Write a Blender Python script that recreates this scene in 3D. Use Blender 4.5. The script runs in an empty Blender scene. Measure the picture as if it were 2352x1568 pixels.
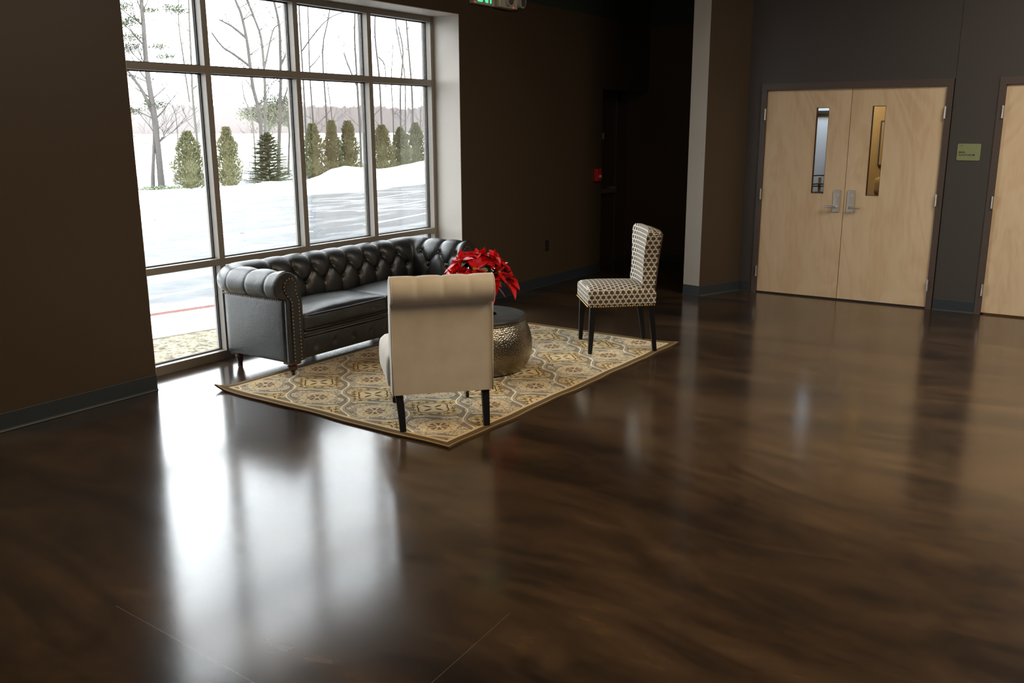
import bpy, bmesh, math, random
from mathutils import Vector, Matrix, noise
random.seed(7)
S = bpy.context.scene
COL = S.collection
pi = math.pi

# ------------------------------------------------------------------ camera
YAW, PITCH, ROLL = math.radians(55.78), math.radians(13.28), math.radians(-0.21)
cam_d = bpy.data.cameras.new('camera'); cam = bpy.data.objects.new('camera', cam_d); COL.objects.link(cam)
f = Vector((math.sin(YAW)*math.cos(PITCH), math.cos(YAW)*math.cos(PITCH), -math.sin(PITCH)))
r = Vector((math.cos(YAW), -math.sin(YAW), 0)); u = r.cross(f)
r2 = r*math.cos(ROLL)+u*math.sin(ROLL); u2 = -r*math.sin(ROLL)+u*math.cos(ROLL)
M = Matrix((r2, u2, -f)).transposed().to_4x4(); M.translation = Vector((-3.632, -5.464, 1.770))
cam.matrix_world = M
cam_d.sensor_width = 36; cam_d.lens = 2080/2352*36; cam_d.clip_end = 3000
S.camera = cam

# ------------------------------------------------------------------ world / exposure
SKY = 10.0
S.view_settings.view_transform = 'Standard'; S.view_settings.look = 'None'
S.view_settings.exposure = 0.0; S.view_settings.gamma = 1.0; S.view_settings.use_curve_mapping = False
W = bpy.data.worlds.new('overcast_sky'); S.world = W; W.use_nodes = True
bg = W.node_tree.nodes['Background']; bg.inputs[0].default_value = (0.93, 0.96, 1.0, 1); bg.inputs[1].default_value = SKY
S.cycles.max_bounces = 8; S.cycles.transparent_max_bounces = 16
S.cycles.use_denoising = True
S.cycles.sample_clamp_indirect = 25.0
S.cycles.caustics_reflective = False; S.cycles.caustics_refractive = False

# ------------------------------------------------------------------ warm hall lamp overhead, added fills for the doors and from behind the camera
def area(name, loc, rot, sx, sy, power, col):
    d = bpy.data.lights.new(name, 'AREA'); d.shape = 'RECTANGLE'; d.size = sx; d.size_y = sy; d.energy = power; d.color = col
    o = bpy.data.objects.new(name, d); COL.objects.link(o); o.location = loc; o.rotation_euler = rot
    return o
WARM = (1.0, 0.68, 0.31)
area('unseen_overhead_light', (-1.0, -4.5, 4.1), (0, 0, 0), 3.4, 3.4, 92, WARM)
area('unseen_overhead_light', (2.9, -6.6, 4.1), (0, 0, 0), 2.6, 2.6, 205, (1.0, .92, .80))  # added unseen overhead fill that brightens the doors
area('rear_cool_fill', (-6.9, -6.5, 1.5), (0, math.radians(-90), 0), 2.6, 4.0, 34, (0.86, 0.93, 1.0))  # added cool fill behind the camera, in place of unseen daylight

# ------------------------------------------------------------------ tiny node language
class X:
    """a float socket in a node tree, with arithmetic"""
    def __init__(s, nt, sock): s.nt = nt; s.k = sock
    def _m(s, op, *a, clamp=False):
        n = s.nt.nodes.new('ShaderNodeMath'); n.operation = op; n.use_clamp = clamp
        for i, v in enumerate((s,)+a):
            if isinstance(v, X): s.nt.links.new(v.k, n.inputs[i])
            else: n.inputs[i].default_value = float(v)
        return X(s.nt, n.outputs[0])
    def __add__(s, o): return s._m('ADD', o)
    __radd__ = __add__
    def __sub__(s, o): return s._m('SUBTRACT', o)
    def __rsub__(s, o): return (s*-1)+o
    def __mul__(s, o): return s._m('MULTIPLY', o)
    __rmul__ = __mul__
    def __truediv__(s, o): return s._m('DIVIDE', o)
    def fract(s): return s._m('FRACT')
    def floor(s): return s._m('FLOOR')
    def abs(s): return s._m('ABSOLUTE')
    def sin(s): return s._m('SINE')
    def cos(s): return s._m('COSINE')
    def sqrt(s): return s._m('SQRT')
    def min(s, o): return s._m('MINIMUM', o)
    def max(s, o): return s._m('MAXIMUM', o)
    def lt(s, o): return s._m('LESS_THAN', o)
    def gt(s, o): return s._m('GREATER_THAN', o)
    def mod2(s): return s._m('FLOORED_MODULO', 2.0)
    def pow(s, o): return s._m('POWER', o)
    def atan2(s, o): return s._m('ARCTAN2', o)
    def step(s, a, b):
        n = s.nt.nodes.new('ShaderNodeMapRange'); n.interpolation_type = 'SMOOTHSTEP'
        s.nt.links.new(s.k, n.inputs[0]); n.inputs[1].default_value = a; n.inputs[2].default_value = b
        return X(s.nt, n.outputs[0])

def srgb(*c):
    c = [v/255 for v in c]
    return tuple(v/12.92 if v <= 0.04045 else ((v+0.055)/1.055)**2.4 for v in c)+(1,)

class Mat:
    def __init__(s, name, base=(.5, .5, .5, 1), rough=.5, metal=0, spec=.5, **kw):
        s.m = bpy.data.materials.new(name); s.m.use_nodes = True; s.nt = s.m.node_tree
        s.b = s.nt.nodes['Principled BSDF']
        s.set('Base Color', base); s.set('Roughness', rough); s.set('Metallic', metal); s.set('Specular IOR Level', spec)
        for k, v in kw.items(): s.set(k.replace('_', ' '), v)
    def set(s, k, v):
        if isinstance(v, X): s.nt.links.new(v.k, s.b.inputs[k])
        elif isinstance(v, bpy.types.NodeSocket): s.nt.links.new(v, s.b.inputs[k])
        else:
            if k == 'Base Color' and len(v) == 3: v = tuple(v)+(1,)
            s.b.inputs[k].default_value = v
    def node(s, t, **kw):
        n = s.nt.nodes.new(t)
        for k, v in kw.items(): setattr(n, k, v)
        return n
    def coords(s, kind='Object', scale=(1, 1, 1), rot=(0, 0, 0)):
        if kind == 'World': src = s.node('ShaderNodeNewGeometry').outputs['Position']
        else: src = s.node('ShaderNodeTexCoord').outputs[kind]
        mp = s.node('ShaderNodeMapping'); mp.inputs['Scale'].default_value = scale; mp.inputs['Rotation'].default_value = rot
        s.nt.links.new(src, mp.inputs[0]); return mp.outputs[0]
    def xyz(s, vec):
        n = s.node('ShaderNodeSeparateXYZ'); s.nt.links.new(vec, n.inputs[0]); return [X(s.nt, o) for o in n.outputs]
    def noise(s, vec, scale=5, detail=4, rough=.5, dist=0, color=False):
        n = s.node('ShaderNodeTexNoise'); s.nt.links.new(vec, n.inputs['Vector'])
        n.inputs['Scale'].default_value = scale; n.inputs['Detail'].default_value = detail
        n.inputs['Roughness'].default_value = rough; n.inputs['Distortion'].default_value = dist
        return n.outputs['Color'] if color else X(s.nt, n.outputs['Fac'])
    def voro(s, vec, scale=5, feature='F1', rnd=1.0):
        n = s.node('ShaderNodeTexVoronoi'); n.feature = feature; s.nt.links.new(vec, n.inputs['Vector'])
        n.inputs['Scale'].default_value = scale; n.inputs['Randomness'].default_value = rnd
        return X(s.nt, n.outputs['Distance'])
    def ramp(s, fac, stops):
        n = s.node('ShaderNodeValToRGB'); s.nt.links.new(fac.k, n.inputs[0]); e = n.color_ramp.elements
        while len(e) < len(stops): e.new(.5)
        for i, (p, c) in enumerate(stops): e[i].position = p; e[i].color = tuple(c)[:3]+(1,)
        return n.outputs[0]
    def mix(s, fac, a, b, mode='MIX'):
        n = s.node('ShaderNodeMix'); n.data_type = 'RGBA'; n.blend_type = mode
        for sock, v in ((n.inputs[0], fac), (n.inputs[6], a), (n.inputs[7], b)):
            if isinstance(v, X): s.nt.links.new(v.k, sock)
            elif isinstance(v, bpy.types.NodeSocket): s.nt.links.new(v, sock)
            elif isinstance(v, (int, float)): sock.default_value = v
            else: sock.default_value = tuple(v)[:3]+(1,)
        return n.outputs[2]
    def bump(s, h, strength=.3, dist=.01):
        n = s.node('ShaderNodeBump'); s.nt.links.new(h.k, n.inputs['Height'])
        n.inputs['Strength'].default_value = strength; n.inputs['Distance'].default_value = dist
        s.nt.links.new(n.outputs[0], s.b.inputs['Normal']); return s

MT = {}
def simple(name, col, rough=.5, metal=0, nscale=40, namp=.08, bump=0, spec=.5, **kw):
    """one colour with a light procedural variation"""
    m = Mat(name, col, rough, metal, spec, **kw)
    v = m.coords('Object'); n = m.noise(v, nscale, 3)
    m.set('Base Color', m.mix(n, tuple(c*(1-namp) for c in col[:3]), tuple(min(1, c*(1+namp)) for c in col[:3])))
    if bump: m.bump(n, bump, .003)
    MT[name] = m.m; return m.m

# wall paint: dark brown, with a grey-green band above 3.04 m
def wall_paint(name, col, band=True):
    m = Mat(name, col, .42, 0, .35)
    p = m.coords('World'); x, y, z = m.xyz(p); n = m.noise(p, 90, 2); n2 = m.noise(p, .8, 3)
    base = m.mix(n2, tuple(c*.93 for c in col[:3]), tuple(c*1.07 for c in col[:3]))
    if band: base = m.mix(z.gt(3.04), base, (.036, .042, .034))
    m.set('Base Color', base); m.bump(n, .12, .002); MT[name] = m.m
wall_paint('brown_wall_paint', srgb(78, 64, 49))
wall_paint('door_wall_paint', srgb(74, 69, 66), False)
wall_paint('pale_taupe', srgb(196, 190, 181), False)
simple('ceiling_paint', (.03, .03, .03), .9)
simple('cove_rubber', srgb(50, 57, 62), .4)
simple('bronze_frame_metal', srgb(138, 130, 120), .45, 0, 60, .05)
simple('gasket_rubber', (.02, .02, .022), .6)
simple('brown_frame_paint', srgb(86, 74, 68), .35)
simple('brushed_nickel', (.78, .74, .70), .38, 1.0, 120, .06)
simple('black_lacquer', (.008, .0075, .008), .45, spec=.3)
simple('walnut_turned', (.06, .026, .013), .28)
simple('dark_caster', (.02, .018, .018), .35, .5)
simple('brass_nail', (.75, .52, .22), .28, 1.0)
simple('antique_nail', (.25, .2, .15), .3, 1.0)

def floor_mat():
    m = Mat('stained_concrete', rough=.2, spec=1.0)
    p = m.coords('World'); x, y, z = m.xyz(p)
    ps = m.coords('World', (1.6, .62, 1), (0, 0, .55))
    a = m.noise(ps, .75, 7, .62, 1.6); b = m.noise(ps, 2.3, 6, .6, 1.0); c = m.noise(p, 14, 4, .6)
    t = a*.62+b*.3+c*.08
    col = m.ramp(t, [(.34, (.013, .0105, .0095)), (.45, (.034, .0225, .015)), (.54, (.062, .0385, .022)), (.66, (.105, .065, .033))])
    # control joints sawn in the slab, specks of dust
    def line(d, w): return (d.abs()).lt(w)
    j1 = line(x-(-1.915)+(y+2.95)*(-.045), .0024)*(y.lt(-2.45))
    j2 = line(y-(-3.752)-(x+1.46)*.067, .0012)*(x.lt(-1.1))
    sp = m.voro(p, 16).lt(.011)
    col = m.mix(sp, col, (.35, .32, .25)); col = m.mix(j1.max(j2), col, (.10, .085, .07))
    m.set('Base Color', col)
    m.set('Roughness', (b*.07)+.125)
    fine = m.noise(p, 210, 2, .5); mid = m.noise(p, 5, 3)
    m.bump(fine*.16+mid*.5, .12, .003)
    MT['stained_concrete'] = m.m
floor_mat()

def glass_mat(name, tint=(1, 1, 1), refl=.9, rough=0.0):
    m = bpy.data.materials.new(name); m.use_nodes = True; nt = m.node_tree; nt.nodes.clear()
    o = nt.nodes.new('ShaderNodeOutputMaterial'); mx = nt.nodes.new('ShaderNodeMixShader'); t = nt.nodes.new('ShaderNodeBsdfTransparent')
    g = nt.nodes.new('ShaderNodeBsdfGlossy'); fr = nt.nodes.new('ShaderNodeFresnel'); fr.inputs[0].default_value = 1.45
    g.inputs['Roughness'].default_value = rough; t.inputs[0].default_value = tuple(tint)+(1,)
    mm = nt.nodes.new('ShaderNodeMath'); mm.operation = 'MULTIPLY'; mm.inputs[1].default_value = refl
    nt.links.new(fr.outputs[0], mm.inputs[0]); nt.links.new(mm.outputs[0], mx.inputs[0]); nt.links.new(t.outputs[0], mx.inputs[1])
    nt.links.new(g.outputs[0], mx.inputs[2]); nt.links.new(mx.outputs[0], o.inputs[0]); MT[name] = m
glass_mat('window_glass', (.97, .985, .98), .6)
glass_mat('lite_glass', (.9, .86, .82), .25)
glass_mat('vase_glass', (.72, .86, .76), 1.0)

def wood_mat():
    m = Mat('birch_veneer', rough=.32, spec=.45)
    p = m.coords('Object'); x, y, z = m.xyz(p)
    ps = m.coords('Object', (1.0, 1.0, .22))
    w = m.noise(m.coords('Object', (1, 1, .45)), 1.5, 3, .5, .9)
    rings = (((w*60)+(y*3)).sin()*.5+.5)
    fig = m.noise(m.coords('Object', (1, 1, .12)), 38, 4, .6); blot = m.noise(ps, 3.2, 3, .6)
    t = rings*.15+fig*.40+blot*.45
    m.set('Base Color', m.ramp(t, [(.2, srgb(205, 172, 134)), (.5, srgb(222, 194, 158)), (.8, srgb(230, 206, 173))]))
    m.bump(fig, .05, .001); MT['birch_veneer'] = m.m
wood_mat()

def leather_mat():
    m = Mat('black_leather', (.013, .014, .0135, 1), .3, 0, .6)
    p = m.coords('Object'); n = m.noise(p, 9, 6, .65); g = m.voro(p, 260); n3 = m.noise(p, 55, 4, .7, 1.5)
    m.set('Base Color', m.ramp(n, [(.35, (.0045, .005, .005)), (.6, (.010, .011, .011))]))
    m.set('Roughness', n*.16+.31); m.set('Specular IOR Level', .85)
    m.bump(g*.2+n3*.5+m.noise(p, 13, 5, .7, 1.2)*1.6, .34, .004); MT['black_leather'] = m.m
leather_mat()

def linen_mat():
    m = Mat('cream_linen', rough=.8, spec=.2)
    p = m.coords('Object'); n = m.noise(p, 7, 3); w = m.noise(p, 420, 2)
    m.set('Base Color', m.ramp(n, [(.3, srgb(212, 202, 186)), (.7, srgb(224, 215, 201))]))
    m.set('Sheen Weight', .25); m.bump(w, .12, .001); MT['cream_linen'] = m.m
linen_mat()

def lattice_mat():
    m = Mat('lattice_fabric', rough=.7, spec=.25)
    tc = m.node('ShaderNodeUVMap'); tc.uv_map = 'fabric'
    uu, vv, _ = m.xyz(tc.outputs[0])
    A, B = .046, .070
    def cell(ox, oy):
        a = ((uu/A+ox).fract()-.5)*A; b = ((vv/B+oy).fract()-.5)*B
        return ((a/.0165).pow(2)+(b/.0135).pow(2)).sqrt() if False else ((a*a)*(1/.0176**2)+(b*b)*(1/.0154**2)).sqrt()
    d = cell(0, 0).min(cell(.5, .5))
    d2 = cell(.5, 0).min(cell(0, .5))
    dark = (1-d.step(.94, 1.04)).max(d.step(1.27, 1.34)); dot = 1-d2.step(.24, .3)
    ring = (d-1.27).abs().lt(.10)
    fib = m.noise(tc.outputs[0], 900, 2)
    cream = m.mix(fib, srgb(205, 198, 172), srgb(240, 234, 215))
    brown = m.mix(fib, srgb(58, 46, 42), srgb(98, 82, 76))
    c = m.mix(dark, cream, brown); pass
    m.set('Base Color', c); m.bump(dark, -.3, .002); MT['lattice_fabric'] = m.m
lattice_mat()

def rug_mat():
    m = Mat('rug_pile', rough=.95, spec=.1)
    un = m.node('ShaderNodeUVMap'); un.uv_map = 'fabric'; tc = un.outputs[0]; uu, vv, zz = m.xyz(tc)
    wob = m.noise(tc, 9, 2)
    u_ = uu+(wob-.5)*.012; v_ = vv+(wob-.5)*-.012
    Pd = .531
    a = (u_-v_-.24)/Pd; b = (u_+v_-.24)/Pd
    ca = (a+.5).fract()-.5; cb = (b+.5).fract()-.5        # distance from a lattice line, in cells
    fa = a.fract()-.5; fb = b.fract()-.5                   # place inside the cell
    par = (a.floor()+b.floor()).mod2()
    lu = (fa+fb)*(Pd/2); lv = (fb-fa)*(Pd/2)               # metres from the cell centre along the rug's axes
    rr = (lu*lu+lv*lv).sqrt(); th = lv.atan2(lu)
    gold = m.mix(m.noise(tc, 30, 3), srgb(206, 180, 128), srgb(236, 216, 172))
    gold2 = m.mix(m.noise(tc, 26, 3), srgb(208, 190, 154), srgb(234, 220, 190))
    grey = srgb(150, 138, 122); slate = srgb(116, 108, 94); ivory = srgb(244, 234, 206); brown = srgb(118, 92, 62); rust = srgb(206, 146, 98); lil = srgb(184, 170, 150)
    col = m.mix(par, gold, gold2)
    # flower heads
    hatch = ((uu*320).sin()*.5+.5)*(rr.lt(.078))
    pet4 = (th*2).cos().abs()                                # petals along the axes
    X1 = (rr-.008-(pet4.pow(3)*.064)).lt(0)
    outl = ((th*4).cos()*.012+.105-rr).abs().lt(.0055)
    mn = lu.abs().min(lv.abs()); mxx = lu.abs().max(lv.abs())
    leaf_ = (mn-(((mxx-.012)*(pi/.078)).sin()*.012)).lt(0)*mxx.gt(.014)*mxx.lt(.088)
    f1 = m.mix(hatch*.5, col, ivory); f1 = m.mix(outl, f1, brown); f1 = m.mix(leaf_, f1, srgb(112, 88, 62))
    ring2 = ((th*8).cos()*.014+.088-rr).abs().lt(.006); pp = ((th*4).cos().abs().gt(.55))*rr.lt(.066)*rr.gt(.018)
    f2 = m.mix(pp, col, slate); f2 = m.mix(((th*4).cos().abs()-.5).abs().lt(.12)*rr.lt(.08)*rr.gt(.014), f2, rust); f2 = m.mix(ring2, f2, srgb(196, 168, 112))
    col = m.mix(par, f1, f2)
    cm = fa.abs().max(fb.abs()); sc = (cm-.335-((fa+fb)*42).cos()*.016-((fa-fb)*42).cos()*.016).abs().lt(.012)
    col = m.mix(sc*(par.lt(.5)), col, srgb(120, 98, 66)); col = m.mix(sc*par*.7, col, lil)
    ww = m.noise(tc, 24, 2, .5, 2.2); scr = ((ww-.5).abs().lt(.034))*rr.gt(.118)
    col = m.mix(scr, col, m.mix(par, srgb(140, 116, 78), slate))
    vo = m.voro(tc, 22); spots = vo.lt(.16)*rr.gt(.11)
    col = m.mix(spots, col, m.mix(m.noise(tc, 6, 0).gt(.5), ivory, rust))
    # lattice bands with scalloped grey blobs, a white vine and a lilac one beside it
    def band(col, c, along):
        s = (along*2*pi*2)
        blob = (s.cos()*.5+.5).pow(1.3)*.125+.006
        d = c.abs(); off = (along*2*pi).sin()*.07
        col = m.mix(d.lt(blob+.012), col, slate); col = m.mix(d.lt(blob), col, grey)
        col = m.mix((c-off-.045).abs().lt(.018), col, lil); col = m.mix((c-off).abs().lt(.014), col, ivory)
        return col
    col = band(col, cb, a); col = band(col, ca, b)
    # border: brown edge, gold line
    du = (uu+.02).min(3.054-uu); dv = (vv+.02).min(2.068-vv); e = du.min(dv)
    col = m.mix(e.lt(.085), col, srgb(222, 196, 148)); col = m.mix(e.lt(.062), col, srgb(104, 88, 68)); col = m.mix(e.lt(.018), col, srgb(188, 156, 98)); col = m.mix(e.lt(.010), col, srgb(92, 74, 52))
    m.set('Base Color', col)
    pile = m.noise(tc, 420, 3, .7); m.bump(pile, .5, .004); MT['rug_pile'] = m.m
rug_mat()

def metal_table_mat():
    m = Mat('hammered_metal', rough=.3, metal=1.0)
    tc = m.node('ShaderNodeUVMap'); tc.uv_map = 'fabric'
    v = m.voro(tc.outputs[0], 84, rnd=.6); p = m.coords('Object'); n = m.noise(p, 6, 4)
    m.set('Base Color', m.ramp(n, [(.3, (.20, .17, .125)), (.7, (.36, .31, .24))]))
    m.set('Roughness', n*.16+.18); m.bump(v, .75, .004); MT['hammered_metal'] = m.m
metal_table_mat()
m = Mat('table_lid_metal', rough=.4, metal=.85); n = m.noise(m.coords('Object'), 8, 5)
m.set('Base Color', m.ramp(n, [(.3, (.10, .10, .095)), (.7, (.19, .185, .17))])); MT['table_lid_metal'] = m.m

def leafy(name, c1, c2, trans=.15, rough=.5):
    m = Mat(name, rough=rough, spec=.35); p = m.coords('Object'); n = m.noise(p, 17, 3)
    m.set('Base Color', m.mix(n, c1, c2)); MT[name] = m.m
leafy('red_bract', (.52, .004, .008), (.80, .012, .02), rough=.45)
leafy('dark_leaf', (.012, .035, .012), (.03, .07, .02))
leafy('stamen_green', (.25, .35, .05), (.45, .4, .08))
leafy('arborvitae_green', (.055, .056, .024), (.13, .125, .06), rough=.9)
leafy('spruce_green', (.07, .09, .05), (.13, .16, .08), rough=.9)
leafy('pine_needle', (.06, .07, .04), (.10, .11, .065), rough=.8)
leafy('bark', (.05, .044, .040), (.085, .076, .070), rough=.9)
leafy('pale_bark', (.07, .066, .058), (.12, .115, .10), rough=.9)
leafy('winter_woods', (.12, .105, .10), (.16, .14, .135), rough=1)

def ground_mat(name, c1, c2, scale, c3=None, s3=1):
    m = Mat(name, rough=.9, spec=.2); p = m.coords('World'); n = m.noise(p, scale, 6, .65)
    c = m.ramp(n, [(.38, c1), (.62, c2)])
    if c3:
        k = m.noise(m.coords('World', (.5, 2, 1), (0, 0, -.25)), s3, 5, .6); c = m.mix(k.step(.50, .60), c, c3)
    m.set('Base Color', c); m.bump(n, .5, .02); MT[name] = m.m
ground_mat('snow', (.80, .82, .86), (.88, .89, .92), 2)
ground_mat('dry_grass', (.05, .042, .028), (.28, .245, .165), 22)
ground_mat('red_mulch', (.07, .025, .018), (.14, .06, .05), 40)
ground_mat('concrete_walk', (.42, .41, .39), (.5, .49, .47), 6)
ground_mat('wet_asphalt', (.078, .083, .088), (.10, .104, .108), 3, (.16, .165, .17), .8)
simple('parking_paint', (.6, .6, .6), .8)
simple('alarm_red', (.55, .02, .015), .35)
simple('white_plastic', (.62, .58, .5), .4)
simple('black_plastic', (.015, .015, .015), .4)
simple('sign_plate', srgb(150, 155, 112), .3, .2)
simple('sign_letters', (.03, .03, .025), .5)
simple('yellow_wall', srgb(188, 150, 86), .7)
simple('pale_blind', srgb(196, 208, 222), .8)
simple('ball_felt', srgb(190, 185, 60), .9)
def emis(name, col, s):
    m = Mat(name, (0, 0, 0, 1)); m.set('Emission Color', tuple(col)+(1,)); m.set('Emission Strength', s); MT[name] = m.m
emis('exit_green', (.10, 1, .42), 1.1); emis('led_red', (1, .03, .06), 2.0)

# ------------------------------------------------------------------ mesh helpers
def tag(o, label=None, cat=None, group=None, kind=None):
    for k, v in (('label', label), ('category', cat), ('group', group), ('kind', kind)):
        if v: o[k] = v
    return o
def link(name, me, mat=None, parent=None, smooth=False, angle=None):
    o = bpy.data.objects.new(name, me); COL.objects.link(o)
    if mat: me.materials.append(MT[mat])
    if parent: o.parent = parent
    if smooth:
        for p in me.polygons: p.use_smooth = True
    if angle is not None:
        me.set_sharp_from_angle(angle=math.radians(angle))
    return o
def mesh(name, V, F, mat=None, parent=None, smooth=False, angle=None, uv=None):
    me = bpy.data.meshes.new(name); me.from_pydata([tuple(v) for v in V], [], F); me.update()
    bm = bmesh.new(); bm.from_mesh(me); bmesh.ops.recalc_face_normals(bm, faces=bm.faces); bm.to_mesh(me); bm.free()
    o = link(name, me, mat, parent, smooth, angle)
    if uv == 'box': box_uv(me)
    return o
def box_uv(me):
    l = me.uv_layers.new(name='fabric')
    for p in me.polygons:
        n = p.normal; ax = max(range(3), key=lambda i: abs(n[i]))
        for li in p.loop_indices:
            c = me.vertices[me.loops[li].vertex_index].co
            l.data[li].uv = {0: (c.y, c.z), 1: (c.x, c.z), 2: (c.x, c.y)}[ax]
def empty(name, loc=(0, 0, 0), rz=0, **kw):
    o = bpy.data.objects.new(name, None); COL.objects.link(o); o.location = loc; o.rotation_euler = (0, 0, rz); o.empty_display_size = .1
    return tag(o, **kw)
class B:
    """collects shapes into one mesh"""
    def __init__(s): s.V = []; s.F = []
    def add(s, V, F):
        k = len(s.V); s.V += [Vector(v) for v in V]; s.F += [tuple(i+k for i in f) for f in F]; return s
    def box(s, x0, x1, y0, y1, z0, z1):
        return s.add([(x, y, z) for z in (z0, z1) for y in (y0, y1) for x in (x0, x1)], [(0, 2, 3, 1), (4, 5, 7, 6), (0, 1, 5, 4), (2, 6, 7, 3), (0, 4, 6, 2), (1, 3, 7, 5)])
    def lathe(s, prof, n=32, c=(0, 0, 0), cap=True):
        V = []; F = []; m = len(prof)
        for i in range(n):
            t = 2*pi*i/n
            for (q, z) in prof: V.append((c[0]+q*math.cos(t), c[1]+q*math.sin(t), c[2]+z))
        for i in range(n):
            j = (i+1) % n
            for k in range(m-1): F.append((i*m+k, j*m+k, j*m+k+1, i*m+k+1))
        if cap: F.append(tuple(i*m for i in range(n))[::-1]); F.append(tuple(i*m+m-1 for i in range(n)))
        return s.add(V, F)
    def tube(s, pts, rad, n=8, cap=True):
        pts = [Vector(p) for p in pts]; V = []; F = []
        R = rad if isinstance(rad, (list, tuple)) else [rad]*len(pts)
        up = None
        for i, p in enumerate(pts):
            d = (pts[min(i+1, len(pts)-1)]-pts[max(i-1, 0)]).normalized()
            if up is None:
                up = d.orthogonal().normalized()
            up = (up-d*up.dot(d)).normalized(); sd = d.cross(up)
            for k in range(n):
                t = 2*pi*k/n; V.append(p+(up*math.cos(t)+sd*math.sin(t))*R[i])
        for i in range(len(pts)-1):
            for k in range(n):
                k2 = (k+1) % n; F.append((i*n+k, i*n+k2, (i+1)*n+k2, (i+1)*n+k))
        if cap: F.append(tuple(range(n))[::-1]); F.append(tuple((len(pts)-1)*n+k for k in range(n)))
        return s.add(V, F)
    def sphere(s, c, q, n=8, m=5, sq=(1, 1, 1)):
        V = [(c[0], c[1], c[2]+q*sq[2])]; F = []
        for i in range(1, m):
            a = pi*i/m
            for k in range(n):
                t = 2*pi*k/n; V.append((c[0]+q*sq[0]*math.sin(a)*math.cos(t), c[1]+q*sq[1]*math.sin(a)*math.sin(t), c[2]+q*sq[2]*math.cos(a)))
        V.append((c[0], c[1], c[2]-q*sq[2])); L = len(V)-1
        for k in range(n):
            k2 = (k+1) % n; F.append((0, 1+k, 1+k2)); F.append((L, 1+(m-2)*n+k2, 1+(m-2)*n+k))
            for i in range(m-2): F.append((1+i*n+k, 1+(i+1)*n+k, 1+(i+1)*n+k2, 1+i*n+k2))
        return s.add(V, F)
    def prism(s, poly, axis, a, b):
        """poly in the two remaining axes, extruded from a to b"""
        n = len(poly)
        def P(q, t):
            return {'x': (t, q[0], q[1]), 'y': (q[0], t, q[1]), 'z': (q[0], q[1], t)}[axis]
        return s.add([P(q, a) for q in poly]+[P(q, b) for q in poly], [tuple(range(n))[::-1], tuple(range(n, 2*n))]+[(i, (i+1) % n, (i+1) % n+n, i+n) for i in range(n)])
    def make(s, name, mat, parent=None, smooth=False, angle=None, bevel=0, seg=2, uv=None):
        o = mesh(name, s.V, s.F, mat, parent, smooth, angle, uv)
        if bevel:
            m = o.modifiers.new('bevel', 'BEVEL'); m.width = bevel; m.segments = seg; m.limit_method = 'ANGLE'; m.angle_limit = math.radians(50)
            for p in o.data.polygons: p.use_smooth = True
            w = o.modifiers.new('wn', 'WEIGHTED_NORMAL'); w.keep_sharp = True
        return o
def rbox(x0, x1, y0, y1, z0, z1, r, n=(14, 14, 6), fn=None):
    """rounded box as a dense grid; fn(p, (a,b,c)) may move points, a,b,c in -1..1"""
    bm = bmesh.new(); V = {}; faces = []
    c = Vector(((x0+x1)/2, (y0+y1)/2, (z0+z1)/2)); h = Vector(((x1-x0)/2, (y1-y0)/2, (z1-z0)/2))
    def vert(i, j, k):
        key = (i, j, k)
        if key in V: return V[key]
        q = Vector((2*i/n[0]-1, 2*j/n[1]-1, 2*k/n[2]-1)); p = Vector((q[a]*h[a] for a in range(3)))
        inner = Vector((max(-(h[a]-r), min(h[a]-r, p[a])) for a in range(3))); d = p-inner
        if d.length > 1e-9: p = inner+d.normalized()*min(r, d.length) if d.length > r else p
        p = p+c
        if fn: p = fn(p, q)
        V[key] = bm.verts.new(p); return V[key]
    for a, (i, j) in ((2, (0, 1)), (1, (0, 2)), (0, (1, 2))):
        for e in (0, n[a]):
            for s_ in range(n[i]):
                for t_ in range(n[j]):
                    q = []
                    for ds, dt in ((0, 0), (1, 0), (1, 1), (0, 1)):
                        k = [0, 0, 0]; k[a] = e; k[i] = s_+ds; k[j] = t_+dt; q.append(vert(*k))
                    try: bm.faces.new(q)
                    except ValueError: pass
    bmesh.ops.recalc_face_normals(bm, faces=bm.faces)
    me = bpy.data.meshes.new('m'); bm.to_mesh(me); bm.free(); return me
def struct(name, b, mat, parent=None, **kw):
    o = b.make(name, mat, parent, **kw)
    if not parent: o['kind'] = 'structure'
    return o

# ================================================================== THE ROOM
WX, WH, D = 3.533, 2.812, .308
XD, XE, X2, ZO = 6.007, 6.378, 7.63, 2.22
WT = .46                                        # thickness of the window wall
CE = 4.3
struct('floor', B().box(-7.2, 10.2, -10.2, .46, -.12, 0), 'stained_concrete')
struct('ceiling', B().box(-7.2, 10.2, -10.2, WT, CE, CE+.1), 'ceiling_paint')
b = B().box(-7.2, 0, 0, WT, 0, CE).box(0, WX, 0, WT, WH, CE).box(WX, XE, 0, WT, 0, CE).box(XE, X2+.2, 0, WT, ZO, CE)
struct('wall_back', b, 'brown_wall_paint')
b = B().box(X2, X2+.2, -1.535, WT, 0, CE); struct('wall_far_right', b, 'brown_wall_paint')
b = B().prism([(5.432, -1.73), (6.007, -1.952), (6.2, -1.952), (X2+.2, -1.952), (X2+.2, -1.533), (5.471, -1.533)], 'z', 0, CE)
struct('wall_wing', b, 'brown_wall_paint')
# wing wall's end face in a paler colour, mostly painted-in window light
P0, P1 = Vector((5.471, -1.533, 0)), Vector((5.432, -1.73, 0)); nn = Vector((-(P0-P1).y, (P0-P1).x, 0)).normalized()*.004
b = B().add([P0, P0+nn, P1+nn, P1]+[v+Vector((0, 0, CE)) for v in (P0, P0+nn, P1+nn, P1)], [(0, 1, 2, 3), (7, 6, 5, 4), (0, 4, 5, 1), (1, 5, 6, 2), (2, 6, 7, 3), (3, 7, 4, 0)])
struct('wing_end_lit_face', b, 'pale_taupe')
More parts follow.
